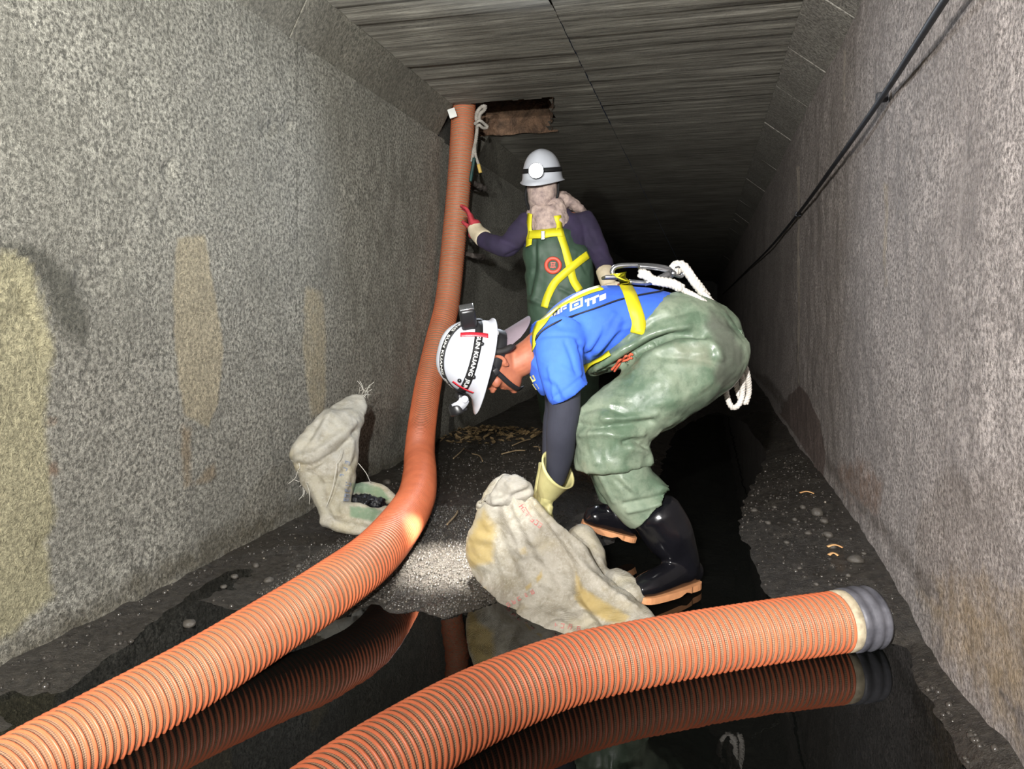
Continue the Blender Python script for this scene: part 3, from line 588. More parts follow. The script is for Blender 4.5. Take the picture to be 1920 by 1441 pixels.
# short hair at nape and temple under the cap
# t-shirt
def sleeve(side):
    d = -.185*side; o = (lambda c: c) if side > 0 else (lambda c: c-R*.026+UP*.005)
    return loft([(o(D(1052, 622, d*.75)), .085, .075), (o(D(1048, 652, d)), .078, .066), (o(D(1052, 690, d*1.1)), .072, .064), (o(D(1064, 728, d*1.12)), .069, .064), (o(D(1069, 738, d*1.12)), .068, .064)], 28, 6, None, True, False)
shirt = fuse([torso(.004, .006), sleeve(1), sleeve(-1), loft([(D(1030, 668, .0), .07, .12), (D(1022, 700, .03), .05, .10), (D(1020, 722, .05), .02, .07)], 20), loft([(D(1030, 650), .070, .10), (D(1004, 660), .060, .070)], 22, 4, None, True, False)], .0062, 5)
ruffle(shirt, .004, .11, 3)
crease(shirt, [([(1092, 654), (1098, 680), (1098, 706)], -.012, .010), ([(1086, 640), (1094, 655), (1112, 668)], -.006, .010), ([(1100, 660), (1125, 625), (1150, 590)], .007, .012), ([(1106, 672), (1138, 640), (1162, 600)], .006, .010), ([(1102, 668), (1120, 645), (1135, 610)], -.006, .008),
               ([(1112, 685), (1150, 640), (1172, 610)], -.006, .009), ([(1010, 632), (1040, 628), (1075, 630), (1090, 645)], -.004, .006), ([(1022, 715), (1040, 725), (1050, 748)], -.005, .008), ([(1035, 705), (1048, 722), (1060, 742)], .005, .008), ([(1050, 690), (1075, 700), (1095, 702)], .004, .012), ([(1030, 690), (1036, 720), (1040, 748)], .006, .007), ([(1034, 746), (1060, 732), (1096, 702)], -.004, .004), ([(1060, 640), (1072, 670), (1080, 700)], -.005, .008), ([(1120, 655), (1150, 625), (1180, 612)], .006, .008), ([(1030, 600), (1060, 615), (1100, 612)], -.003, .012)], s1)
link('t_shirt', shirt, M_BLUE, man)
# waders
def trouser(side):
    d = -.10*side
    if side > 0: return [loft([(D(1345, 650, -.04), .110, .120), (D(1318, 668, d), .128, .122), (D(1248, 720, d*1.35), .124, .116), (D(1180, 768, d*1.5), .112, .105), (D(1150, 800, d*1.6), .112, .104), (D(1147, 838, d*1.6), .116, .104), (D(1150, 872, d*1.6), .119, .106)], 34, 7, None, True, False)]
    return [loft([(D(1340, 655, .05), .11, .12), (D(1312, 672, d), .124, .12), (D(1240, 725, d*1.6), .115, .112), (D(1165, 790, d*2.0), .106, .104), (D(1140, 840, d*2.1), .108, .104), (D(1145, 880, d*2.1), .110, .104)], 30, 7, None, True, False)]
bib = loft([(D(1355, 655), .085, .12), (D(1318, 628), .118, .182), (D(1262, 612), .118, .180), (D(1205, 618), .092, .176), (D(1150, 664), .056, .160), (D(1108, 694), .018, .12)], 34, 7, None, True, True)
wad = fuse([bib]+trouser(1)+trouser(-1), .0066, 5)
ruffle(wad, .009, .16, 5); ruffle(wad, .005, .06, 9)
crease(wad, [([(1113, 703), (1150, 688), (1196, 660), (1230, 640), (1270, 626), (1320, 628)], -.020, .012), ([(1120, 690), (1180, 648), (1225, 625), (1290, 612)], .012, .014), ([(1180, 640), (1230, 600), (1285, 585)], -.008, .014), ([(1200, 668), (1250, 652), (1310, 640), (1340, 648), (1350, 672)], .010, .014),
             ([(1240, 668), (1300, 672), (1345, 680)], -.008, .012), ([(1095, 770), (1130, 762), (1170, 775)], -.008, .010), ([(1085, 795), (1120, 800), (1165, 795), (1220, 790)], -.012, .010), ([(1090, 815), (1130, 812), (1175, 818), (1205, 812)], .009, .010), ([(1130, 785), (1180, 784), (1230, 775)], .010, .012),
             ([(1170, 830), (1190, 825), (1215, 838)], -.018, .009), ([(1130, 800), (1128, 840), (1126, 862)], -.004, .007), ([(1108, 800), (1106, 830), (1112, 850)], .004, .007), ([(1150, 815), (1148, 850)], .004, .006), ([(1185, 840), (1215, 850), (1222, 870)], .008, .010), ([(1100, 740), (1150, 720), (1200, 715)], -.004, .02), ([(1220, 760), (1280, 745), (1330, 715)], .006, .016)], s1)
stain_px(wad, [([(1330, 570), (1372, 610), (1400, 660), (1390, 720), (1350, 740), (1335, 700), (1350, 660), (1320, 610)], srgb(74, 76, 68), 16, .95), ([(1250, 775), (1320, 740), (1370, 700), (1390, 720), (1300, 790)], srgb(66, 76, 64), 10, .8), ([(1260, 640), (1330, 640), (1345, 690), (1270, 690)], srgb(136, 138, 120), 16, .6)])
wo = link('waders', wad, M_WADER, man)
# lower legs below the knee fold, tucked into the boots
def shin(side):
    d = -.16
    if side > 0: return loft([(D(1163, 850, d), .090, .088), (D(1166, 880, d), .093, .088), (D(1180, 908, d), .092, .086), (D(1203, 938, d), .094, .086), (D(1217, 950, d), .092, .086)], 30, 7, None, True, False)
    return loft([(D(1140, 860, .21), .085, .085), (D(1150, 890, .22), .082, .082), (D(1160, 930, .23), .075, .078)], 26, 7, None, True, False)
sn = fuse([shin(1)], .006, 4); ruffle(sn, .005, .09, 12)
crease(sn, [([(1120, 880), (1135, 910), (1150, 940)], .006, .008), ([(1155, 900), (1170, 915), (1180, 925)], -.006, .006), ([(1165, 895), (1180, 912), (1192, 922)], .006, .007), ([(1170, 945), (1220, 935), (1262, 922)], -.010, .008), ([(1178, 958), (1225, 948), (1268, 932)], .010, .008), ([(1240, 915), (1262, 920), (1268, 935)], .010, .012)], s1)
stain_px(sn, []); link('wader_leg', sn, M_WADER, man)
sf = fuse([shin(-1)], .007, 3); stain_px(sf, []); link('wader_leg', sf, M_WADER, man)
boot(man, D(1230, 962, -.16), NEARFOOT_H, NEARFOOT_T, .082)
boot(man, D(1168, 945, .225), FARFOOT_H, FARFOOT_T, .07)
# sleeves on the arms, rubber gloves
for side in (1, -1):
    st = arm(side, .007); link('arm_sleeve', fuse([loft(st[1:], 22, 6)], .005, 3), M_NAVY, man)
def glove(cuff_c, cuff_n, wr, hd, pn, rr, curl):
    """gauntlet: open slanted cuff, then the hand"""
    c0 = Vector(cuff_c); t = (Vector(wr)-c0); a = np.linspace(0, 2*math.pi, 30, endpoint=False); q = t.normalized(); e1 = (V-q*V.dot(q)).normalized(); e2 = q.cross(e1); cn = Vector(cuff_n)
    rings = []
    for inner in (True, False):
        for k_ in (range(5, -1, -1) if inner else range(0, 9)):
            u = k_/8; c_ = c0+t*u; r_ = rr*(1-.42*u)-(.003 if inner else 0)+(.003 if (k_ == 0 and not inner) else 0); sh = (1-u)**2
            rings.append(np.array([np.array(c_+e1*math.cos(x)*r_*.92+e2*math.sin(x)*r_-q*(cn.dot(e1)*math.cos(x)+cn.dot(e2)*math.sin(x))*sh) for x in a]))
    v_, f_ = skin_rings(rings, True, False); g1_ = mesh(v_, f_)
    h_ = fuse(hand_vf(wr, hd, pn, curl, 1.12)+[loft([(Vector(wr)-hd*.03, .036, .036), (Vector(wr)+hd*.03, .026, .04)], 18)], .004, 2)
    hm = link('glove', g1_, M_GLOVE, man); link('glove_hand', h_, M_GLOVE, hm)
glove(D(1047, 880, -.125), R*-.035+V*.01, WR, HD, R*-.8+UP*-.5, .063, .5)
glove(D(1033, 892, .11), R*-.03, WR2, HD2, T+R*-.4, .056, .5)
# harness straps, cord and buckles
def strap(px, w, m, src, name, off=.004, th=.0025, parent=None):
    P_, N_ = project_on(src, px, off); return link(name, mesh(*ribbon(P_, N_, w, th)), m, parent or man)
HS = bpy.data.objects.new('harness', mesh(*box_vf(D(1150, 520, 0), .07, .012, .10, (R, UP, V), .004))); COL.objects.link(HS); HS.parent = man; HS.matrix_parent_inverse = Matrix.Translation(-man.location); HS.data.materials.append(M_STEEL)
strap([(1004, 652), (1003, 640), (1006, 622), (1020, 602), (1045, 580), (1075, 562), (1105, 548), (1128, 541)], .040, M_YEL, [shirt], 'shoulder_strap', parent=HS)
P_, N_ = project_on([shirt, wad], [(1172, 534), (1180, 552), (1190, 580), (1197, 605), (1195, 626)], .005)
P_ = [D(1148, 522, -.01), D(1158, 514, -.03), D(1166, 516, -.06)]+P_; N_ = [UP, UP, (UP+T).normalized()]+N_
link('side_strap', mesh(*ribbon(P_, N_, .044, .0025)), M_YEL, HS)
strap([(1098, 692), (1115, 683), (1132, 674), (1146, 664)], .026, M_YEL, [shirt, wad], 'waist_strap', .008, parent=HS)
P_, N_ = project_on([shirt], [(1006, 638), (1018, 622), (1045, 605), (1080, 592), (1120, 578), (1160, 564), (1200, 555), (1235, 549), (1243, 545)], .006)
link('cord', mesh(*tube(P_, .0028, 8)), M_BLACK, HS)
P_, N_ = project_on([wad], [(1148, 690), (1155, 682), (1160, 672), (1168, 672), (1172, 664), (1178, 668), (1182, 660), (1186, 664)], .006)
lace = tube(P_, .004, 8, .004); P2_, _ = project_on([wad], [(1152, 692), (1162, 684), (1166, 676), (1176, 676), (1180, 670), (1187, 672)], .007)
link('drawcord', mesh(*merge(lace, tube(P2_, .004, 8, .004))), M_ORANGE, wo)
# print on the back: white and pale yellow block characters
def patch(polys, src, m, name, parent, off=.003):
    out = []
    for pl in polys:
        P_, N_ = project_on(src, pl, off); n = len(P_); c_ = sum((Vector(p) for p in P_), Vector())/n
        out.append(([tuple(p) for p in P_], [tuple(range(n))]))
    return link(name, mesh(*merge(*out)), m, parent, False)
tee = [c_ for c_ in man.children if c_.name.startswith('t_shirt')][0]
def back(pl): return [(1040+x*.92, 578+y) for x, y in pl]
B0 = lambda x, y: (1033+x*1.0, 586-x*.42+y)
def bar(x0, x1, y0, y1): return [B0(x0, y0), B0((x0+x1)/2, y0), B0(x1, y0), B0(x1, y1), B0((x0+x1)/2, y1), B0(x0, y1)]
patch([bar(0, 4, -3, 9), bar(6, 11, -4, 2), bar(6, 11, 4, 10), bar(13, 17, -4, 10), bar(19, 30, -2, 1), bar(19, 22, 1, 9), bar(24, 30, 3, 6)], [shirt], M_WHITE, 'back_print', tee)
patch([bar(36, 60, -2, 1.5), bar(36, 40, 1.5, 14), bar(56, 60, 1.5, 14), bar(40, 56, 10.5, 14), bar(44, 52, 4, 8)], [shirt], M_PYEL, 'back_print', tee)
patch([bar(68, 72, 4, 18), bar(73, 90, 5, 9), bar(78, 84, 9, 18), bar(91, 103, 8, 18), bar(64, 67, 4, 9)], [shirt], M_WHITE, 'back_print', tee)
patch([[(994, 706), (1002, 702), (1006, 712), (1000, 716)], [(998, 720), (1006, 718), (1012, 727), (1006, 730)]], [shirt], M_PYEL, 'chest_print', tee)
# helmet with its bands, lamp and battery, cap turned backwards beneath it
hel, S, fr = helmet(man, D(905, 672, -.02), F1, L1r, U1r)
def band(path, w, name, off=.002):
    P_ = [Vector(S(p, t, off)) for p, t in path]; cen = Vector(fr((0, 0, .03))); return link(name, mesh(*ribbon(P_, [(q-cen).normalized() for q in P_], w, .0015, .006)), M_BLACK, hel), P_
ring_path = [(p, .23) for p in np.linspace(0, 2*math.pi, 49)]; b2, RP = band(ring_path, .026, 'lamp_band')
# the strap over the crown, lying a little to one side
def sag(s_):
    y_ = .40; x_ = math.cos(s_); z_ = math.sin(s_); ph_ = math.atan2(y_*max(.05, z_), x_); rr = math.hypot(x_, y_*z_); return (ph_, 2/math.pi*math.acos(min(1, max(0, min(1, rr)**(1/.75)))))
top_path = [sag(s_) for s_ in np.linspace(.22, math.pi-.22, 25)]; b1, TP = band(top_path, .026, 'crown_band')
def along(P_, flip=False):
    A = np.array([tuple(p) for p in P_]); d = np.r_[0, np.cumsum(np.linalg.norm(np.diff(A, axis=0), axis=1))]; cen = np.array(fr((0, 0, .03)))
    def place(x, y):
        if flip: x = d[-1]-x; y = -y
        c_ = np.array([np.interp(x, d, A[:, q]) for q in range(3)]); c2 = np.array([np.interp(x+.004, d, A[:, q]) for q in range(3)]); t = c2-c_; t /= np.linalg.norm(t)+1e-9
        n = c_-cen; n -= (n@t)*t; n /= np.linalg.norm(n); return c_+np.cross(n, t)*y+n*.0028
    return place, d[-1]
plc, LT = along(TP, True)
text_on('KUANG  SUN KUANG  JIUN', plc, .019, M_WHITE, 'lettering', b1, .035, fit=LT*.78)
plc2, LR = along(RP[:25], True); text_on('SUN KUANG  JIUN', plc2, .018, M_WHITE, 'lettering', b2, .10, fit=LR*.55)
def on_shell(phi, t, off): return Vector(S(phi, t, off))
def tape(p0, p1, w, name):
    P_ = [on_shell(p0[0]+(p1[0]-p0[0])*u, p0[1]+(p1[1]-p0[1])*u, .0045) for u in np.linspace(0, 1, 5)]; cen = Vector(fr((0, 0, .03))); link(name, mesh(*ribbon(P_, [(q-cen).normalized() for q in P_], w, .001, .004)), M_TAPER, hel)
tape((2.25, .10), (2.25, .50), .017, 'red_tape'); tape((.55, .08), (.62, .42), .012, 'red_tape')
bx = on_shell(math.pi*.86, .36, .022); bn = (bx-Vector(fr((0, 0, .03)))).normalized(); bu = (U1r-bn*U1r.dot(bn)).normalized(); bs = bu.cross(bn)
link('battery_box', mesh(*box_vf(bx, .052, .045, .082, (bu, bs, bn), .010)), M_BLACKP, hel)
link('battery_cap', mesh(*box_vf(bx+bn*.042, .046, .040, .006, (bu, bs, bn), .002)), M_STEEL, hel)
for p_, t_ in ((2.0, .17), (1.1, .17), (.8, .34)): link('band_clip', mesh(*blob(on_shell(p_, t_, .002), .007, .007, .007)), M_BLACKP, hel)
# front lamp on its bracket
lp = Vector(fr((.178, .02, .050))); ld = (F1*.80-U1r*.60).normalized(); lx = L1r; ly = ld.cross(lx)
piv = Vector(fr((.140, .045, .040)))
link('lamp_mount', mesh(*box_vf(Vector(fr((.138, .012, .045))), .020, .060, .034, (F1, L1r, U1r), .005)), M_BLACKP, hel)
arm_b = merge(ribbon([piv, piv.lerp(lp, .5)+L1r*.010, lp+L1r*.012+U1r*.012], [L1r]*3, .034, .007), revolve([(-.006, .001), (-.006, .012), (.008, .012), (.009, .006), (.009, .001)], piv+L1r*.004, L1r, F1, U1r, 20))
link('lamp_bracket', mesh(*arm_b), M_HELMET, hel)
link('lamp', mesh(*revolve([(-.020, .002), (-.020, .020), (-.012, .027), (.010, .030), (.016, .030), (.016, .024)], lp, ld, lx, ly, 28)), M_BLACKP, hel)
link('lamp_lens', mesh(*revolve([(.014, .001), (.014, .0285)], lp, ld, lx, ly, 28)), emit('helmet_lamp_glow', (1, .98, .92, 1), 14), hel)
spot('helmet_lamp_light', lp+ld*.03, atZ(848, 1045, .06), 170, 54, .9, .015, (1, .97, .90))
# cap
cap_c = frame_pts(fr((0, 0, 0)), F1, L1r, U1r)
ph = np.linspace(0, 2*math.pi, 40, endpoint=False)
cr = [np.array([cap_c((.108*s_*math.cos(p)-.004, .092*s_*math.sin(p), z_-.022*(1-math.cos(p))*.5)) for p in ph]) for z_, s_ in ((-.034, .93), (-.032, .96), (-.01, .98), (.02, .97), (.05, .9))]
v_, f_ = skin_rings(cr, True, False); cap = link('cap', mesh(v_, f_), M_BLACK, man)
br = []
for u in np.linspace(0, 1, 12):
    row = []
    for w_ in np.linspace(-1, 1, 17):
        an = math.pi+w_*1.05; r0 = np.array(cap_c((.104*math.cos(an), .088*math.sin(an), -.052))); ext = .100*math.sqrt(max(0, 1-abs(w_)**2.6)); d_ = (-U1r*.72-F1*.70)
        row.append(r0+np.array(d_)*ext*u)
    br.append(row)
v_, f_ = skin_rings([np.array(r) for r in br], False, False); me = mesh(v_, f_); ob = link('cap_brim', me, M_GREYCAP, cap); sm = ob.modifiers.new('thick', 'SOLIDIFY'); sm.thickness = .003
# chin strap with buckle, white tuft of the lining
H_ = lambda p: Vector(fr_h(p))
cs = [H_((-.005, .080, .045)), H_((.014, .080, .018)), H_((.035, .074, -.020)), H_((.058, .060, -.065)), H_((.070, .036, -.102)), H_((.066, .0, -.128))]
link('chin_strap', mesh(*ribbon(cs, [L1r, L1r, L1r, (L1r+F1*.3).normalized(), (L1r+F1*.4-U1r*.3).normalized(), (F1*.4-U1r).normalized()], .017, .0025)), M_BLACK, man)
link('strap_buckle', mesh(*box_vf(H_((.026, .079, -.002)), .022, .006, .020, ((F1*.7-U1r*.7).normalized(), L1r, (F1*.7+U1r*.7).normalized()), .002)), M_BLACKP, man)
tf = [blob(cap_c((-.098+.02*random.random(), .05+.02*random.random(), -.012+.03*random.random())), .006, .006, .010) for _ in range(7)]
link('lining_tuft', mesh(*merge(*tf)), M_WHITE, cap)

# safety lanyard: steel hook and white rope down his back
lan = empty('safety_lanyard', D(1385, 760, .02), 'white twisted rope lanyard with big steel snap hook hanging from the harness', 'rope')
hk = [D(1152, 520, -.03), D(1148, 508, -.03), D(1158, 499, -.03), D(1190, 497, -.03), D(1230, 499, -.03), D(1254, 504, -.03), D(1262, 512, -.03), D(1250, 522, -.03), D(1215, 530, -.03), D(1180, 528, -.03)]
ho = link('snap_hook', mesh(*tube(hk, .0085, 12, .005)), M_STEEL, lan)
link('hook_gate', mesh(*ribbon([D(1196, 499, -.04), D(1230, 502, -.045), D(1258, 509, -.04)], [T]*3, .016, .008)), M_STEEL, ho)
link('hook_lever', mesh(*ribbon([D(1208, 531, -.05), D(1235, 522, -.055), D(1256, 512, -.045)], [T]*3, .020, .007)), M_STEEL, ho)
link('hook_ring', mesh(*merge(tube([D(1262, 512, -.035), D(1270, 500, -.03), D(1282, 506, -.02), D(1278, 518, -.02), D(1264, 515, -.035)], .006, 10, .004), blob(D(1262, 512, -.035), .014, .010, .012))), M_STEEL, ho)
eye = [D(1270, 512, -.03), D(1262, 503, -.02), D(1268, 497, -.02), D(1280, 498, -.02), D(1290, 510, -.02), D(1300, 525, -.02), D(1312, 540, -.02), D(1324, 556, -.02)]
link('spliced_eye', mesh(*rope_vf(eye, .017, .040)), M_ROPE, lan)
link('spliced_eye', mesh(*rope_vf([D(1200, 512, -.04), D(1212, 515, -.05), D(1222, 524, -.05), D(1240, 528, -.06), D(1262, 532, -.07), D(1278, 541, -.08)], .017, .040)), M_ROPE, lan)
rp = [D(1215, 522, -.04), D(1245, 528, -.06), D(1278, 542, -.08), D(1305, 556, -.09), D(1335, 577, -.09), D(1362, 607, -.08), D(1382, 645, -.06), D(1393, 675, -.04), D(1402, 705, 0.0), D(1404, 735, .03), D(1398, 756, .04)]
link('rope', mesh(*rope_vf(rp, .0105, .030)), M_ROPE, lan)
rp2 = [D(1318, 548, -.03), D(1340, 572, -.05), D(1366, 608, -.06), D(1380, 640, -.05), D(1386, 670, -.03), D(1392, 700, .0), D(1392, 735, .02), D(1386, 757, .02), D(1374, 764, .02), D(1366, 752, .02), D(1361, 728, .02), D(1363, 705, .03), D(1372, 690, .05), D(1380, 670, .05)]
link('rope', mesh(*rope_vf(rp2, .0105, .030)), M_ROPE, lan)
link('rope', mesh(*rope_vf([D(1384, 668, .03), D(1381, 690, .04), D(1380, 715, .04), D(1384, 735, .04), D(1391, 752, .04), D(1399, 754, .04)], .0105, .030)), M_ROPE, lan)

# ---------------------------------------------------- the second man by the hose
Z2 = 4.0; s2 = F/Z2; E = lambda px, py, dz=0.0: atD(px, py, Z2+dz)
man2 = empty('person', Vector((E(1070, 585).x, E(1070, 585).y, ground(E(1070, 585).x, E(1070, 585).y))), 'person in dark purple top and green bib waders with a lit headlamp beside the hose', 'person')
G2 = man2.location.z
X2 = (T*.92+R*-.30+UP*-.20).normalized(); Yl = UP.cross(X2).normalized(); Zu = X2.cross(Yl).normalized()
hf = frame_pts(E(1018, 354), X2, Yl, Zu)
b2_ = head_vf(hf, .95)+[loft([(hf((-.02, 0, -.05)), .05, .05), (E(1032, 400, .03), .055, .055), (E(1040, 420, .02), .09, .07)], 20)]
def tor2(g): return loft([(E(1040, 398, .02), .07+g, .07+g), (E(1042, 415, .02), .165+g, .09+g), (E(1042, 455), .165+g, .115+g), (E(1046, 505), .155+g, .115+g), (E(1050, 560), .165+g, .12+g), (E(1056, 600), .17+g, .12+g)], 30)
def arm2(g):
    r_ = [(E(992, 418, .02), .058+g, .058+g), (E(970, 442, -.03), .052+g, .052+g), (E(950, 462, -.06), .046+g, .046+g), (E(928, 458, -.02), .042+g, .042+g), (E(908, 450, .06), .036+g, .036+g), (E(893, 440, .12), .029+g, .029+g)]
    l_ = [(E(1090, 412, .02), .060+g, .060+g), (E(1106, 440), .055+g, .055+g), (E(1120, 470, -.02), .048+g, .048+g), (E(1130, 492, -.06), .042+g, .042+g), (E(1136, 512, -.12), .034+g, .034+g), (E(1140, 530, -.16), .028+g, .028+g)]
    return r_, l_
FT = [Vector((p.x, p.y, ground(p.x, p.y))) for p in (E(1040, 585, .02), E(1100, 585, -.05))]
def leg2(g): return [[(E(1035, 600), .085+g, .09+g), (FT[0].lerp(E(1035, 600), .5), .06+g, .065+g), (FT[0]+UP*.08, .045, .045)], [(E(1080, 600), .085+g, .09+g), (FT[1].lerp(E(1080, 600), .5), .06+g, .065+g), (FT[1]+UP*.08, .045, .045)]]
a2 = arm2(-.006); b2_ += [tor2(-.012), loft(a2[0], 18), loft(a2[1], 18)]+[loft(q, 18) for q in leg2(-.01)]
HW = E(890, 438, .13); b2_ += hand_vf(HW, R*-.25+UP*1.0+V*.1, R*-1, .45, .72)+hand_vf(E(1140, 528, -.16), UP*-.8+R*.2+T*.4, T, .5, .8)
link('body', fuse(b2_, .0065, 3), M_SKIN, man2)
sh2 = fuse([loft([(E(1040, 404, .02), .10, .08), (E(1042, 418, .02), .178, .095), (E(1042, 460), .172, .12), (E(1046, 520), .165, .12)], 28)]+[loft(q[:-1], 20) for q in arm2(.010)], .007, 5); ruffle(sh2, .006, .10, 21); crease(sh2, [([(940, 450), (965, 462), (990, 470)], .008, .015), ([(950, 480), (970, 470), (992, 455)], -.008, .012), ([(1105, 430), (1118, 455)], -.006, .012), ([(1100, 460), (1125, 480)], .006, .012)], s2)
link('long_sleeve_shirt', sh2, M_PURPLE, man2)
wd2 = fuse([loft([(E(1036, 450, -.015), .140, .132), (E(1038, 470, -.01), .168, .142), (E(1047, 500), .190, .148), (E(1049, 540), .186, .142), (E(1050, 575), .180, .14), (E(1056, 605), .175, .135)], 32)]+[loft(q, 22) for q in leg2(.03)], .007, 5); ruffle(wd2, .008, .12, 25)
crease(wd2, [([(1003, 450), (1002, 500), (992, 550)], -.012, .012), ([(1010, 460), (1012, 510), (1000, 560)], .008, .014), ([(1050, 540), (1080, 552), (1110, 545)], -.008, .012), ([(990, 560), (1040, 575), (1090, 570)], .008, .014), ([(1085, 480), (1100, 510)], -.007, .012)], s2)
w2o = link('bib_waders', wd2, M_WADER2, man2)
for ft in FT: boot(man2, ft+UP*.30, ft+V*.08, ft-V*.16+R*.02, .07)
# face cover and neck cowl
cw = fuse([loft([(hf((.0, 0, .02)), .080, .086), (hf((.022, 0, -.04)), .078, .098), (hf((.026, 0, -.09)), .062, .080), (hf((.02, 0, -.125)), .035, .045)], 26, 6, X2)], .006, 3); ruffle(cw, .004, .05, 31)
link('face_cover', cw, M_CAMO, man2)
link('chin_strap', mesh(*tube([hf((.0, .088, .03)), hf((.045, .085, -.05)), hf((.095, .045, -.112)), hf((.105, 0, -.120)), hf((.095, -.045, -.112)), hf((.045, -.085, -.05)), hf((.0, -.088, .03))], .007, 8)), M_BLACK, man2)
cow = fuse([loft([(E(1032, 388, .0), .085, .085), (E(1030, 402, -.01), .115, .10), (E(1026, 420, -.03), .105, .10), (E(1022, 434, -.04), .08, .09)], 28), loft([(E(1046, 374, .03), .045, .06), (E(1066, 378, .05), .040, .07), (E(1084, 388, .05), .030, .06), (E(1094, 396, .04), .016, .05)], 20)], .006, 3); ruffle(cow, .010, .06, 33); ruffle(cow, .004, .025, 35)
link('neck_cowl', cow, M_CAMO, man2)
hel2, S2, fr2 = helmet(man2, hf((.0, 0, .045)), X2, Yl, Zu, size=.98, tall=1.07)
P_ = [Vector(S2(p, .22, .002)) for p in np.linspace(0, 2*math.pi, 49)]; c_ = Vector(fr2((0, 0, .03))); link('lamp_band', mesh(*ribbon(P_, [(q-c_).normalized() for q in P_], .024, .002, .01)), M_BLACK, hel2)
l2 = Vector(fr2((.150, .012, .052))); q = (T*.97+UP*-.1+R*-.15).normalized(); lx = UP.cross(q).normalized(); ly = q.cross(lx)
link('lamp', mesh(*revolve([(-.03, .001), (-.03, .026), (.0, .036), (.016, .040), (.018, .037)], l2, q, lx, ly, 28)), M_BLACKP, hel2)
link('lamp_lens', mesh(*revolve([(.014, .0005), (.014, .037)], l2, q, lx, ly, 28)), emit('headlamp_glow', (.93, .96, 1, 1), 90), hel2)
spot('headlamp_light', l2+q*.03, CL+Vector((-.3, 0, -.1)), 60, 150, .8, .03, (.80, .88, 1))
link('battery_box', mesh(*box_vf(Vector(fr2((-.135, -.03, .04))), .04, .06, .05, (X2, Yl, Zu), .008)), M_BLACKP, hel2)
# harness
H2 = link('harness', mesh(*box_vf(E(1018, 441, -.165), .020, .016, .045, (R, V, UP), .003)), M_STEEL, man2, False)
def strap2(px, w, off=.006): P_, N_ = project_on([wd2, sh2, cow], px, off); link('strap', mesh(*ribbon(P_, N_, w, .003)), M_YEL, H2)
strap2([(994, 441), (1005, 441), (1020, 440), (1035, 438), (1053, 437)], .048, .012); strap2([(1044, 405), (1047, 420), (1050, 440), (1058, 465), (1068, 500), (1074, 525), (1086, 545)], .042); strap2([(1100, 478), (1088, 487), (1072, 500), (1058, 512), (1040, 530), (1028, 555), (1022, 575)], .040, .009); strap2([(997, 400), (995, 420), (995, 445), (994, 462)], .04, .010)
# badge
P_, N_ = project_on([wd2], [(1037, 497)], .006); bc, bn = P_[0], N_[0]; b1_ = bn.cross(UP).normalized(); b3_ = b1_.cross(bn)
bg = link('badge', mesh(*revolve([(0, .026), (0, .046), (.006, .044), (.006, .028), (0, .026)], bc, bn, b1_, b3_, 32)), M_BADGE, w2o)
em = merge(*[box_vf(bc+b1_*x+b3_*y, sx, .004, sy, (b1_, bn, b3_)) for x, y, sx, sy in ((0, .014, .026, .004), (-.009, .002, .004, .022), (.009, .002, .004, .022), (0, .002, .022, .004), (0, -.010, .030, .004), (0, -.003, .004, .024))])
link('badge_emblem', mesh(*em), M_BADGE, bg, False)
# gloves
gl = link('glove', fuse(hand_vf(HW, R*-.25+UP*1.0+V*.1, R*-1, .45, 1.15)+[loft([(HW-UP*.01, .036, .036), (HW+UP*.06, .034, .042)], 16)], .005, 2), M_RED, man2)
link('glove_cuff', fuse([loft([(E(889, 424, .13), .040, .040), (E(895, 436, .11), .046, .044), (E(907, 447, .07), .052, .048)], 20, 5, None, True, False)], .005, 3), M_CREAM, gl)
g2_ = link('glove', fuse(hand_vf(E(1140, 528, -.16), UP*-.8+R*.2+T*.4, T, .5, 1.1), .005, 2), M_CREAM, man2)
link('glove_cuff', fuse([loft([(E(1134, 507, -.11), .048, .046), (E(1138, 522, -.15), .044, .042), (E(1141, 536, -.17), .038, .036)], 20, 5, None, True, False)], .005, 3), M_CREAM, g2_)

# ------------------------------------------------------------------ woven sacks
k = NT('woven_plastic_sack'); at = k.n('ShaderNodeAttribute', attribute_name='stain'); wa = k.n('ShaderNodeTexWave', bands_direction='DIAGONAL'); wa.inputs['Scale'].default_value = 150; wa.inputs['Distortion'].default_value = .6; wb = k.n('ShaderNodeTexWave', bands_direction='Z'); wb.inputs['Scale'].default_value = 150; wb.inputs['Distortion'].default_value = .6
for q in (wa, wb): k.l(k.tc.outputs['Object'], q.inputs['Vector'])
c = k.mix(k.ramp(k.noise(9, 6, .65), [(.42, (0, 0, 0)), (.66, (1, 1, 1))]), srgb(184, 179, 166), srgb(150, 143, 126)); c = k.mix(k.math('MULTIPLY', k.ramp(k.noise(34, 5, .7), [(.48, (0, 0, 0)), (.66, (1, 1, 1))]), .5), c, srgb(126, 118, 98)); c = k.mix(k.math('MULTIPLY', k.ramp(k.noise(120, 4, .7), [(.5, (0, 0, 0)), (.65, (1, 1, 1))]), .35), c, srgb(214, 210, 200)); c = k.mix(k.math('MULTIPLY', k.math('MULTIPLY', wa.outputs['Fac'], wb.outputs['Fac']), .35), c, srgb(120, 112, 96))
edge = k.math('ADD', at.outputs['Alpha'], k.math('MULTIPLY', k.math('SUBTRACT', k.noise(26, 6, .75), .5), 1.3)); c = k.mix(k.math('MULTIPLY', k.ramp(k.noise(5, 5, .6), [(.5, (0, 0, 0)), (.7, (1, 1, 1))]), .35), c, srgb(190, 174, 120)); c = k.mix(k.math('MULTIPLY', k.ramp(edge, [(.3, (0, 0, 0)), (.95, (1, 1, 1))]), .72), c, at.outputs['Color'])
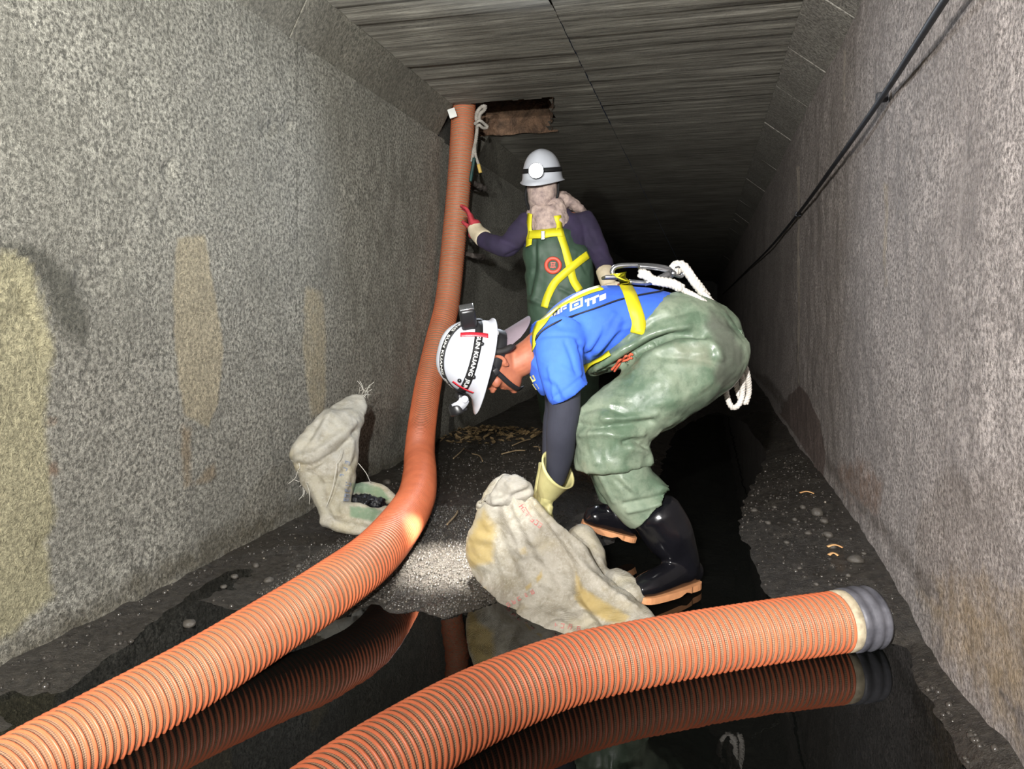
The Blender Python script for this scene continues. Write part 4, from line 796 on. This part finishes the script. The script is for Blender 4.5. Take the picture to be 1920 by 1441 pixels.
M_SACK = k.done(c, .55, k.bump(k.math('ADD', wa.outputs['Fac'], wb.outputs['Fac']), .4, .003, k.bump(k.noise(18, 4), .35, .012)))
M_PRINT = plain('faded_red_print', srgb(186, 96, 96), srgb(206, 160, 150), .7, 40)
M_BLUEP = plain('faded_blue_print', srgb(110, 124, 150), srgb(150, 156, 164), .7, 40)
M_FRAY = plain('white_sack_thread', srgb(206, 204, 196), srgb(176, 172, 160), .6)
M_BAGK = plain('black_plastic_bag', srgb(18, 18, 20), srgb(30, 30, 34), .18, 20, 40, .8, .02)
def sack_vf(st, n=40, per=7, wrinkle=.010, seed=0, back=.6):
    """st: (left px, right px, left distance, right distance, bulge)"""
    A = np.array([list(atD(*l, dl))+list(atD(*r, dr))+[b] for l, r, dl, dr, b in st], float); A = catmull(A, (len(A)-1)*per+1); rings = []
    for i, row in enumerate(A):
        Lp, Rp, b = row[:3], row[3:6], max(.006, row[6]); c_ = (Lp+Rp)/2; h = (Rp-Lp)/2; out = np.array(T)*.85+np.array((0, 0, .5)); r = []
        for a in np.linspace(0, 2*math.pi, n, endpoint=False):
            s = math.sin(a); e = abs(s)**.8*math.copysign(1, s); r.append(c_-h*math.cos(a)+out*e*b*(1 if s > 0 else back))
        rings.append(np.array(r))
    return skin_rings(rings)
sack = empty('woven_sack', atZ(1050, 1195, 0), 'dirty white woven sack with yellow stains gripped by the bending person', 'sack')
SA = [((944, 893), (982, 897), 2.28, 2.27, .02), ((905, 925), (998, 930), 2.29, 2.26, .04), ((887, 970), (1030, 962), 2.32, 2.25, .05), ((874, 1015), (1066, 992), 2.36, 2.25, .06), ((875, 1055), (1098, 1022), 2.38, 2.26, .07), ((892, 1092), (1118, 1062), 2.38, 2.26, .085), ((928, 1130), (1146, 1092), 2.29, 2.22, .075), ((985, 1170), (1190, 1125), 2.14, 2.16, .055), ((1050, 1197), (1238, 1164), 2.04, 2.08, .035), ((1105, 1225), (1268, 1196), 1.98, 2.02, .02)]
me = fuse([sack_vf(SA), loft([(atD(1085, 1000, 2.44), .045, .05), (atD(1105, 1045, 2.40), .055, .06), (atD(1120, 1085, 2.34), .04, .05)], 20), loft([(atD(1140, 1090, 2.34), .04, .05), (atD(1165, 1100, 2.28), .05, .05), (atD(1185, 1120, 2.2), .035, .04)], 20)], .0065, 4)
ruffle(me, .008, .11, 41); ruffle(me, .0035, .035, 43)
crease(me, [([(960, 930), (985, 985), (1030, 1060), (1080, 1130), (1120, 1180)], .014, .016), ([(985, 940), (1030, 990), (1070, 1050), (1088, 1110), (1130, 1165)], -.014, .012), ([(1000, 945), (1060, 1020), (1110, 1080), (1190, 1140)], .016, .014), ([(930, 950), (935, 1000), (960, 1060), (990, 1120)], -.009, .014), ([(940, 935), (955, 975), (985, 1040)], .008, .012), ([(900, 1010), (930, 1015), (940, 1060)], .006, .014), ([(960, 1140), (1020, 1130), (1080, 1145)], -.009, .014), ([(1030, 1160), (1060, 1175), (1085, 1195)], .012, .012), ([(970, 1030), (1000, 1090), (1050, 1140)], .008, .02)], F/2.3)
yel = srgb(184, 158, 88)
stain_px(me, [([(905, 955), (930, 985), (926, 1055), (876, 1066), (870, 1020)], yel, 12, 1), ([(1079, 1068), (1092, 1100), (1140, 1130), (1182, 1155), (1170, 1172), (1135, 1165), (1092, 1140), (1077, 1122)], yel, 8, 1), ([(1004, 1083), (1016, 1067), (1018, 1082), (1006, 1094)], yel, 4, .9), ([(984, 1100), (996, 1090), (998, 1100), (986, 1108)], yel, 4, .9), ([(900, 1100), (912, 1098), (910, 1118), (900, 1112)], yel, 6, .8), ([(970, 1028), (988, 1022), (990, 1040), (974, 1042)], yel, 6, .6), ([(1140, 1160), (1178, 1155), (1175, 1185), (1145, 1180)], srgb(206, 182, 124), 6, .7)])
s_o = link('bag', me, M_SACK, sack)
fl = fuse([sack_vf([((942, 890), (978, 895), 2.27, 2.26, .026), ((925, 906), (990, 908), 2.28, 2.25, .042), ((900, 930), (999, 925), 2.29, 2.24, .052), ((888, 956), (985, 938), 2.31, 2.24, .060)], 40, 7)], .006, 3); ruffle(fl, .010, .06, 51); ruffle(fl, .005, .025, 52)
crease(fl, [([(930, 925), (960, 930), (990, 918)], -.010, .010), ([(945, 900), (965, 915), (985, 912)], .008, .010), ([(900, 945), (930, 940), (955, 925)], .008, .012)], F/2.3)
stain_px(fl, [([(870, 870), (1010, 870), (1010, 960), (870, 990)], srgb(150, 147, 140), 10, .8)]); link('folded_rim', fl, M_SACK, sack)
def scribble(line, size, n, src, m, parent, off=.004):
    """faded stencil characters along a line of photo pixels"""
    Ls = catmull(line, n); polys = []
    rr = random.Random(int(line[0][0]))
    for i, (x, y) in enumerate(Ls):
        d_ = Ls[min(i+1, n-1)]-Ls[max(i-1, 0)]; a = math.atan2(d_[1], d_[0]); ca, sa = math.cos(a), math.sin(a)
        q = lambda u, w: (x+u*ca-w*sa, y+u*sa+w*ca); h = size/2
        for (u0, w0, u1, w1) in ((-h*.8, -h, h*.6, -h*.65), (-h*.8, -h, -h*.45, h), (h*.3, -h*.4, h*.62, h), (-h*.6, h*.6, h*.5, h), (-h*.5, -.1*h, h*.4, h*.2)):
            if rr.random() < .72: polys.append([q(u0, w0), q(u1, w0), q(u1, w1), q(u0, w1)])
    patch(polys, [src], m, 'print', parent, off)
scribble([(978, 950), (992, 968), (1012, 984)], 9, 7, me, M_PRINT, s_o); scribble([(955, 1133), (975, 1122), (1000, 1110)], 8, 5, me, M_PRINT, s_o); scribble([(1045, 1172), (1062, 1175), (1085, 1180)], 9, 4, me, M_PRINT, s_o)

sack2 = empty('woven_sack', atZ(640, 985, .07), 'empty grey woven sack with frayed edges slumped against the wall by the hose', 'sack')
SB = [((668, 737), (684, 744), 3.30, 3.28, .012), ((626, 757), (687, 765), 3.22, 3.24, .04), ((594, 780), (682, 790), 3.10, 3.18, .06), ((569, 813), (670, 814), 3.04, 3.12, .075), ((548, 850), (671, 850), 2.98, 3.08, .085), ((563, 885), (667, 890), 2.95, 3.04, .085), ((577, 925), (660, 930), 2.92, 2.98, .075), ((600, 965), (655, 965), 2.88, 2.92, .05), ((618, 984), (660, 985), 2.85, 2.88, .03)]
lowb = loft([(atD(612, 972, 2.88), .035, .05), (atD(650, 985, 2.86), .030, .05), (atD(685, 990, 2.88), .022, .04), (atD(715, 985, 2.92), .018, .03)], 22)
rim1 = loft([(atD(640, 955, 2.90), .03, .03), (atD(668, 962, 2.88), .035, .025), (atD(700, 968, 2.90), .032, .025), (atD(730, 958, 2.98), .026, .025)], 22)
rim2 = loft([(atD(655, 930, 3.06), .03, .03), (atD(680, 915, 3.12), .032, .02), (atD(710, 922, 3.12), .028, .02), (atD(738, 936, 3.10), .02, .02)], 22)
me = fuse([sack_vf(SB, 40, 7, back=.5), lowb, rim1, rim2], .007, 4); ruffle(me, .010, .12, 61); ruffle(me, .004, .04, 63)
crease(me, [([(670, 805), (650, 830), (610, 860), (585, 872), (560, 872)], -.018, .012), ([(680, 780), (640, 815), (590, 850), (560, 858)], .014, .018), ([(600, 785), (585, 815), (565, 840)], -.010, .012), ([(625, 765), (605, 800), (590, 825)], .012, .014), ([(580, 875), (620, 900), (650, 880), (668, 860)], -.010, .012), ([(660, 820), (655, 870), (645, 920), (640, 955)], .010, .014), ([(610, 900), (620, 940), (630, 970)], -.010, .016), ([(590, 920), (610, 960), (640, 985)], .008, .012)], F/3.0)
grn = srgb(96, 132, 100)
stain_px(me, [([(658, 906), (672, 900), (712, 912), (735, 935), (720, 942), (690, 925), (662, 925)], grn, 5, 1), ([(656, 948), (700, 950), (716, 958), (700, 978), (655, 968)], grn, 5, 1), ([(545, 730), (700, 730), (700, 870), (545, 870)], srgb(186, 184, 176), 14, .65), ([(570, 890), (660, 880), (650, 970), (600, 970)], srgb(164, 158, 136), 12, .7)])
s2o = link('bag', me, M_SACK, sack2); scribble([(650, 868), (646, 880), (640, 892)], 9, 3, me, M_BLUEP, s2o); scribble([(652, 908), (650, 925), (648, 938)], 9, 4, me, M_BLUEP, s2o)
bl = fuse([loft([(atD(660, 942, 3.02), .02, .03), (atD(690, 938, 3.02), .024, .05), (atD(715, 942, 3.02), .018, .03)], 20)], .006, 1); ruffle(bl, .02, .03, 71); link('black_liner', bl, M_BAGK, sack2)
fr_ = []; rr = random.Random(5)
for _ in range(16):
    p = atD(rr.uniform(672, 690), rr.uniform(733, 748), 3.27); q = Vector((rr.uniform(-.03, .045), rr.uniform(-.02, .02), rr.uniform(-.01, .05))); fr_.append(tube([p, p+q*.5+Vector((0, 0, .006)), p+q], .0011, 5, .008))
for _ in range(12):
    y = rr.uniform(855, 905); p = atD(556+(y-855)*.22, y, 2.93); q = Vector((rr.uniform(-.05, .02), rr.uniform(-.02, .01), rr.uniform(-.09, .0))); fr_.append(tube([p, p+q*.5+Vector((.012, 0, -.01)), p+q], .0012, 5, .008))
for x, y, x2, y2 in ((632, 865, 612, 950), (640, 840, 626, 870), (575, 905, 580, 945), (672, 868, 695, 905)): fr_.append(tube([atD(x, y, 2.88 if x < 670 else 3.05), atD((x+x2)/2+3, (y+y2)/2, 2.84 if x < 670 else 3.04), atD(x2, y2, 2.84 if x < 670 else 3.06)], .0014, 5, .01))
tag(link('frayed_threads', mesh(*merge(*fr_)), M_FRAY, sack2), kind='stuff')

# ------------------------------------------------------------------ cable on the right wall
M_CABLE = plain('black_cable_sheath', srgb(44, 46, 50), srgb(30, 30, 33), .55, 20, 60, .2, .003)
cab = empty('electric_cable', atX(1495, 400, XR), 'black electric cable sagging along the right concrete wall', 'cable')
cp = [atX(1960, -290, .52), atX(1860, -130, .51), atX(1771, 0, .505), atX(1712, 92, .520), atX(1655, 180, .545), atX(1572, 298, .535), atX(1497, 400, .556), atX(1440, 468, .552), atX(1400, 507, .562), atX(1372, 535, .565), atX(1355, 551, .565)]
link('cable_sheath', mesh(*tube(cp, .0092, 12, .03)), M_CABLE, cab)
for px, py in ((1655, 180), (1497, 400)):
    c_ = atX(px, py, .562); link('cable_clip', mesh(*box_vf(c_+Vector((-.002, 0, -.004)), .036, .022, .030, None, .004)), M_CABLE, cab)

# ------------------------------------------------------------------ step irons, rope and cords at the opening
M_RUSTY = plain('crusted_step_iron', srgb(112, 104, 98), srgb(74, 66, 62), .85, 30, 50, .7, .008)
for px, py, lab in ((878, 352, 'crusted grey step iron in the wall behind the hose, just above the red glove'), (878, 482, 'crusted grey step iron in the wall behind the hose, below the cream glove cuff')):
    z = atX(px, py, XL+.02).z; ya = atX(868, py, XL+.02).y-.12; yb = atX(903, py, XL+.10).y
    o_ = empty('step_iron', (XL, (ya+yb)/2, z), lab, 'step', 'step irons on the left wall')
    me = fuse([tube([(XL-.02, ya, z+.02), (XL+.10, ya+.01, z), (XL+.135, (ya+yb)/2, z-.01), (XL+.12, yb-.02, z), (XL-.02, yb, z+.02)], [.016, .02, .02, .022, .022], 12, .01)], .006, 2); ruffle(me, .007, .04, int(py)); link('bar', me, M_RUSTY, o_)
M_GROPE = cloth('grey_rope', srgb(172, 166, 158), srgb(132, 126, 118), .9, 400, 20, .5)
K = lambda px, py, d=4.88: atD(px, py, d)
tr = empty('tie_rope', K(899, 222), 'grey rope knotted round the hose top below the roof opening', 'rope')
link('loop', mesh(*rope_vf([K(893, 226), K(894, 212), K(902, 201), K(910, 199), K(908, 206), K(900, 214), K(898, 226)], .013, .035)), M_GROPE, tr)
link('knot', mesh(*rope_vf([K(890, 232), K(899, 226, 4.84), K(908, 232), K(914, 238), K(906, 240), K(898, 234, 4.85), K(893, 240)], .011, .03)), M_GROPE, tr)
link('tail', mesh(*rope_vf([K(895, 234), K(893, 258), K(888, 282), K(885, 303)], .012, .035)), M_GROPE, tr)
t_ = link('tail', mesh(*rope_vf([K(896, 234), K(892, 258), K(891, 286), K(897, 308), K(900, 322)], .010, .035)), M_GROPE, tr)
link('tape_end', mesh(*tube([K(897, 308, 4.87), K(901, 324, 4.87)], .012, 10)), plain('yellow_rope_tape', srgb(206, 176, 92), srgb(190, 160, 84)), t_)
tag(link('green_cord', mesh(*tube([K(889, 296, 4.84), K(887, 310, 4.84), K(884, 326, 4.84), K(882, 340, 4.84)], .011, 10)), plain('dark_green_cord', srgb(36, 74, 70), srgb(24, 50, 50))), 'short dark green cord hanging beside the hose under the grey rope', 'cord')
tag(link('hose_tag', mesh(*box_vf(K(848, 212, 4.86), .05, .012, .06, ((R*.9+UP*.3).normalized(), V, (UP*.9-R*.3).normalized()), .003)), M_WHITE), 'small white tag stuck on the hose at the roof opening', 'tag')

# ------------------------------------------------------------------ stones, gravel, leaf litter
def stone_mesh(seed, n=2):
    bm = bmesh.new(); bmesh.ops.create_icosphere(bm, subdivisions=n, radius=1); me = bpy.data.meshes.new('stone'); bm.to_mesh(me); bm.free(); c_ = co(me); setco(me, c_*(1+.28*fbm(c_+seed*3, .9, 2, seed))[:, None]*np.array([1, .8, .6])); return me
M_STONE = plain('wet_grey_stone', srgb(88, 83, 76), srgb(56, 53, 48), .4, 14, 60, .3, .005)
M_STONEB = plain('ochre_stone', srgb(176, 150, 104), srgb(130, 108, 76), .5, 14, 60, .3, .005)
SM = [stone_mesh(q) for q in range(5)]
for m_ in SM: m_.materials.append(M_STONE); m_.polygons.foreach_set('use_smooth', [True]*len(m_.polygons))
st_list = [(1605, 1052, 15, 'grey stone on the silt bank beside the hose end cuff'), (1532, 960, 16, 'rounded grey stone half sunk in silt below the brown wall stain'), (1553, 1005, 11, None), (1560, 1022, 10, None), (1548, 1000, 8, None), (1516, 1000, 7, None), (1505, 948, 8, None), (1440, 985, 7, None), (1490, 975, 6, None), (1475, 1018, 6, None), (1415, 955, 7, None), (1452, 950, 6, None), (1545, 980, 9, None), (1590, 1080, 6, None), (1620, 1035, 5, None), (1500, 1065, 5, None), (1530, 1100, 6, None), (1646, 1012, 8, None), (1300, 771, 9, 'small pale stone on the silt behind the bending person'), (356, 1172, 14, 'brown pebble in shallow water beside the long hose'), (505, 1090, 10, None), (480, 1060, 8, None), (440, 1080, 8, None), (560, 1060, 7, None), (420, 1100, 7, None), (735, 862, 7, None), (725, 905, 10, 'flat grey stone between the slumped sack and the long hose'), (690, 880, 6, None)]
for i, (px, py, r_, lab) in enumerate(st_list):
    p = atZ(px, py, .06); g_ = ground(p.x, p.y); p = atZ(px, py, g_); r_m = r_*(p-CL).dot(V)/F
    o_ = bpy.data.objects.new('stone', SM[i % 5]); COL.objects.link(o_); o_.location = (p.x, p.y, ground(p.x, p.y)+r_m*.2); o_.scale = (r_m,)*3; o_.rotation_euler = (0, 0, i*1.3)
    side = 'right' if px > 1300 else 'left'
    if lab is None and 1535 < px < 1570: lab = 'small wet grey stone clustered beside the peach-coloured scraps'
    if lab is None and 1400 < px < 1480: lab = 'small wet grey stone at the edge of the black water below the cable'
    if lab is None and px < 1000 and py < 950: lab = 'small dark stone at the wall foot behind the slumped sack'
    tag(o_, lab or ('small wet grey stone on the silt bank under the cable wall' if side == 'right' else 'small wet grey stone on the dark silt beside the long hose'), 'stone', 'loose stones on the silt '+('below the right wall' if side == 'right' else 'along the long hose'))
def scatter(n, box, size, seed, where=None):
    rr = np.random.RandomState(seed); base = bmesh.new(); bmesh.ops.create_icosphere(base, subdivisions=1, radius=1); bv = np.array([q.co for q in base.verts]); bf = np.array([[x.index for x in q.verts] for q in base.faces]); base.free()
    xy = np.c_[rr.uniform(box[0], box[1], n), rr.uniform(box[2], box[3], n)]
    if where is not None: xy = xy[where(xy)]
    h = silt_height(xy); keep = h > .002; xy = xy[keep]; h = h[keep]; n = len(xy); s = size[0]+(size[1]-size[0])*rr.rand(n)**3
    v = bv[None]*s[:, None, None]*rr.uniform(.6, 1.2, (n, 1, 3))+np.c_[xy, h][:, None, :]; f = bf[None]+(np.arange(n)*len(bv))[:, None, None]
    me = bpy.data.meshes.new('gravel'); me.from_pydata(v.reshape(-1, 3).tolist(), [], f.reshape(-1, 3).tolist()); me.update(); return me
tag(link('gravel', scatter(9000, (XL+.02, XR-.02, .6, 4.6), (.002, .010), 3), plain('wet_gravel', srgb(68, 64, 59), srgb(44, 41, 38), .16, 60, 80, .3, .002), FLOOR), kind='stuff')
PC = atZ(800, 1030, .05)
tag(link('gravel', scatter(11000, (PC.x-.42, PC.x+.38, PC.y-.5, PC.y+.6), (.0025, .009), 5), bpy.data.materials['wet_gravel'], FLOOR), kind='stuff')
tag(link('grit', scatter(260, (XL+.02, XR-.02, .8, 4.6), (.002, .006), 8), plain('pale_grit', srgb(140, 132, 118), srgb(104, 96, 84), .4), FLOOR), kind='stuff')
def litter(n, c, rx, ry, seed, s0, s1):
    rr = np.random.RandomState(seed); out = []
    for _ in range(n):
        a, q = rr.uniform(0, 2*math.pi), rr.rand()**.6; x, y = c.x+rx*q*math.cos(a), c.y+ry*q*math.sin(a); z = ground(x, y)+.006+.02*rr.rand()*(1-q); L_, w_ = rr.uniform(s0, s1), rr.uniform(.3, .6); an = rr.uniform(0, 2*math.pi); e = Euler((rr.uniform(-.5, .5), rr.uniform(-.5, .5), an)).to_matrix(); o_ = Vector((x, y, z))
        pts = [(-1, 0, 0), (-.3, w_, .12), (.4, w_*.8, .1), (1, 0, .25), (.4, -w_*.8, .1), (-.3, -w_, .12), (0, 0, -.08)]
        out.append(([o_+e @ (Vector(p)*L_) for p in pts], [(0, 1, 6), (1, 2, 6), (2, 3, 6), (3, 4, 6), (4, 5, 6), (5, 0, 6)]))
    return merge(*out)
tag(link('leaf_litter', mesh(*litter(420, PILE, .42, .34, 4, .012, .034)), plain('dead_brown_leaves', srgb(140, 118, 82), srgb(78, 62, 44), .7, 14, 60, .3, .004)), 'heap of dead brown leaves and straw against the wall foot', 'leaf litter', kind='stuff')
M_TWIG = plain('pale_dry_twig', srgb(150, 130, 98), srgb(112, 94, 70), .8)
for (xa, ya, xb, yb, lab) in ((905, 845, 885, 830, None), (940, 838, 985, 834, None), (1000, 828, 1012, 835, None), (870, 820, 850, 838, None), (858, 935, 838, 962, 'thin dark twig lying on the silt between the hose and the sack'), (960, 822, 995, 812, None)):
    a_, b_ = atZ(xa, ya, .11), atZ(xb, yb, .11); a_.z = ground(a_.x, a_.y)+.012; b_.z = ground(b_.x, b_.y)+.010; m_ = (a_+b_)/2+Vector((.01, .01, .008))
    tag(link('twig', mesh(*tube([a_, m_, b_], .004, 7, .01)), M_TWIG), lab or 'pale dry twig sticking out of the dead leaf heap', 'twig', 'twigs on the floor')
M_SHELL = plain('peach_peel', srgb(222, 176, 120), srgb(190, 140, 92), .6)
for px, py, w_, lab in ((1566, 1030, .05, 'flat peach-coloured scrap on the silt beside the grey stones'), (1563, 1045, .03, 'curled peach-coloured scrap on the silt beside the grey stones'), (1513, 935, .06, 'curved pale scrap on the silt under the brown wall stain')):
    p = atZ(px, py, .06); p.z = ground(p.x, p.y)+.01; q = [p+Vector((w_*(u-.5), .01*math.sin(u*3), .006*math.sin(u*3.1))) for u in np.linspace(0, 1, 5)]
    tag(link('scrap', mesh(*ribbon(q, [UP]*5, .012, .003, .006)), M_SHELL), lab, 'scrap', 'scraps on the silt')
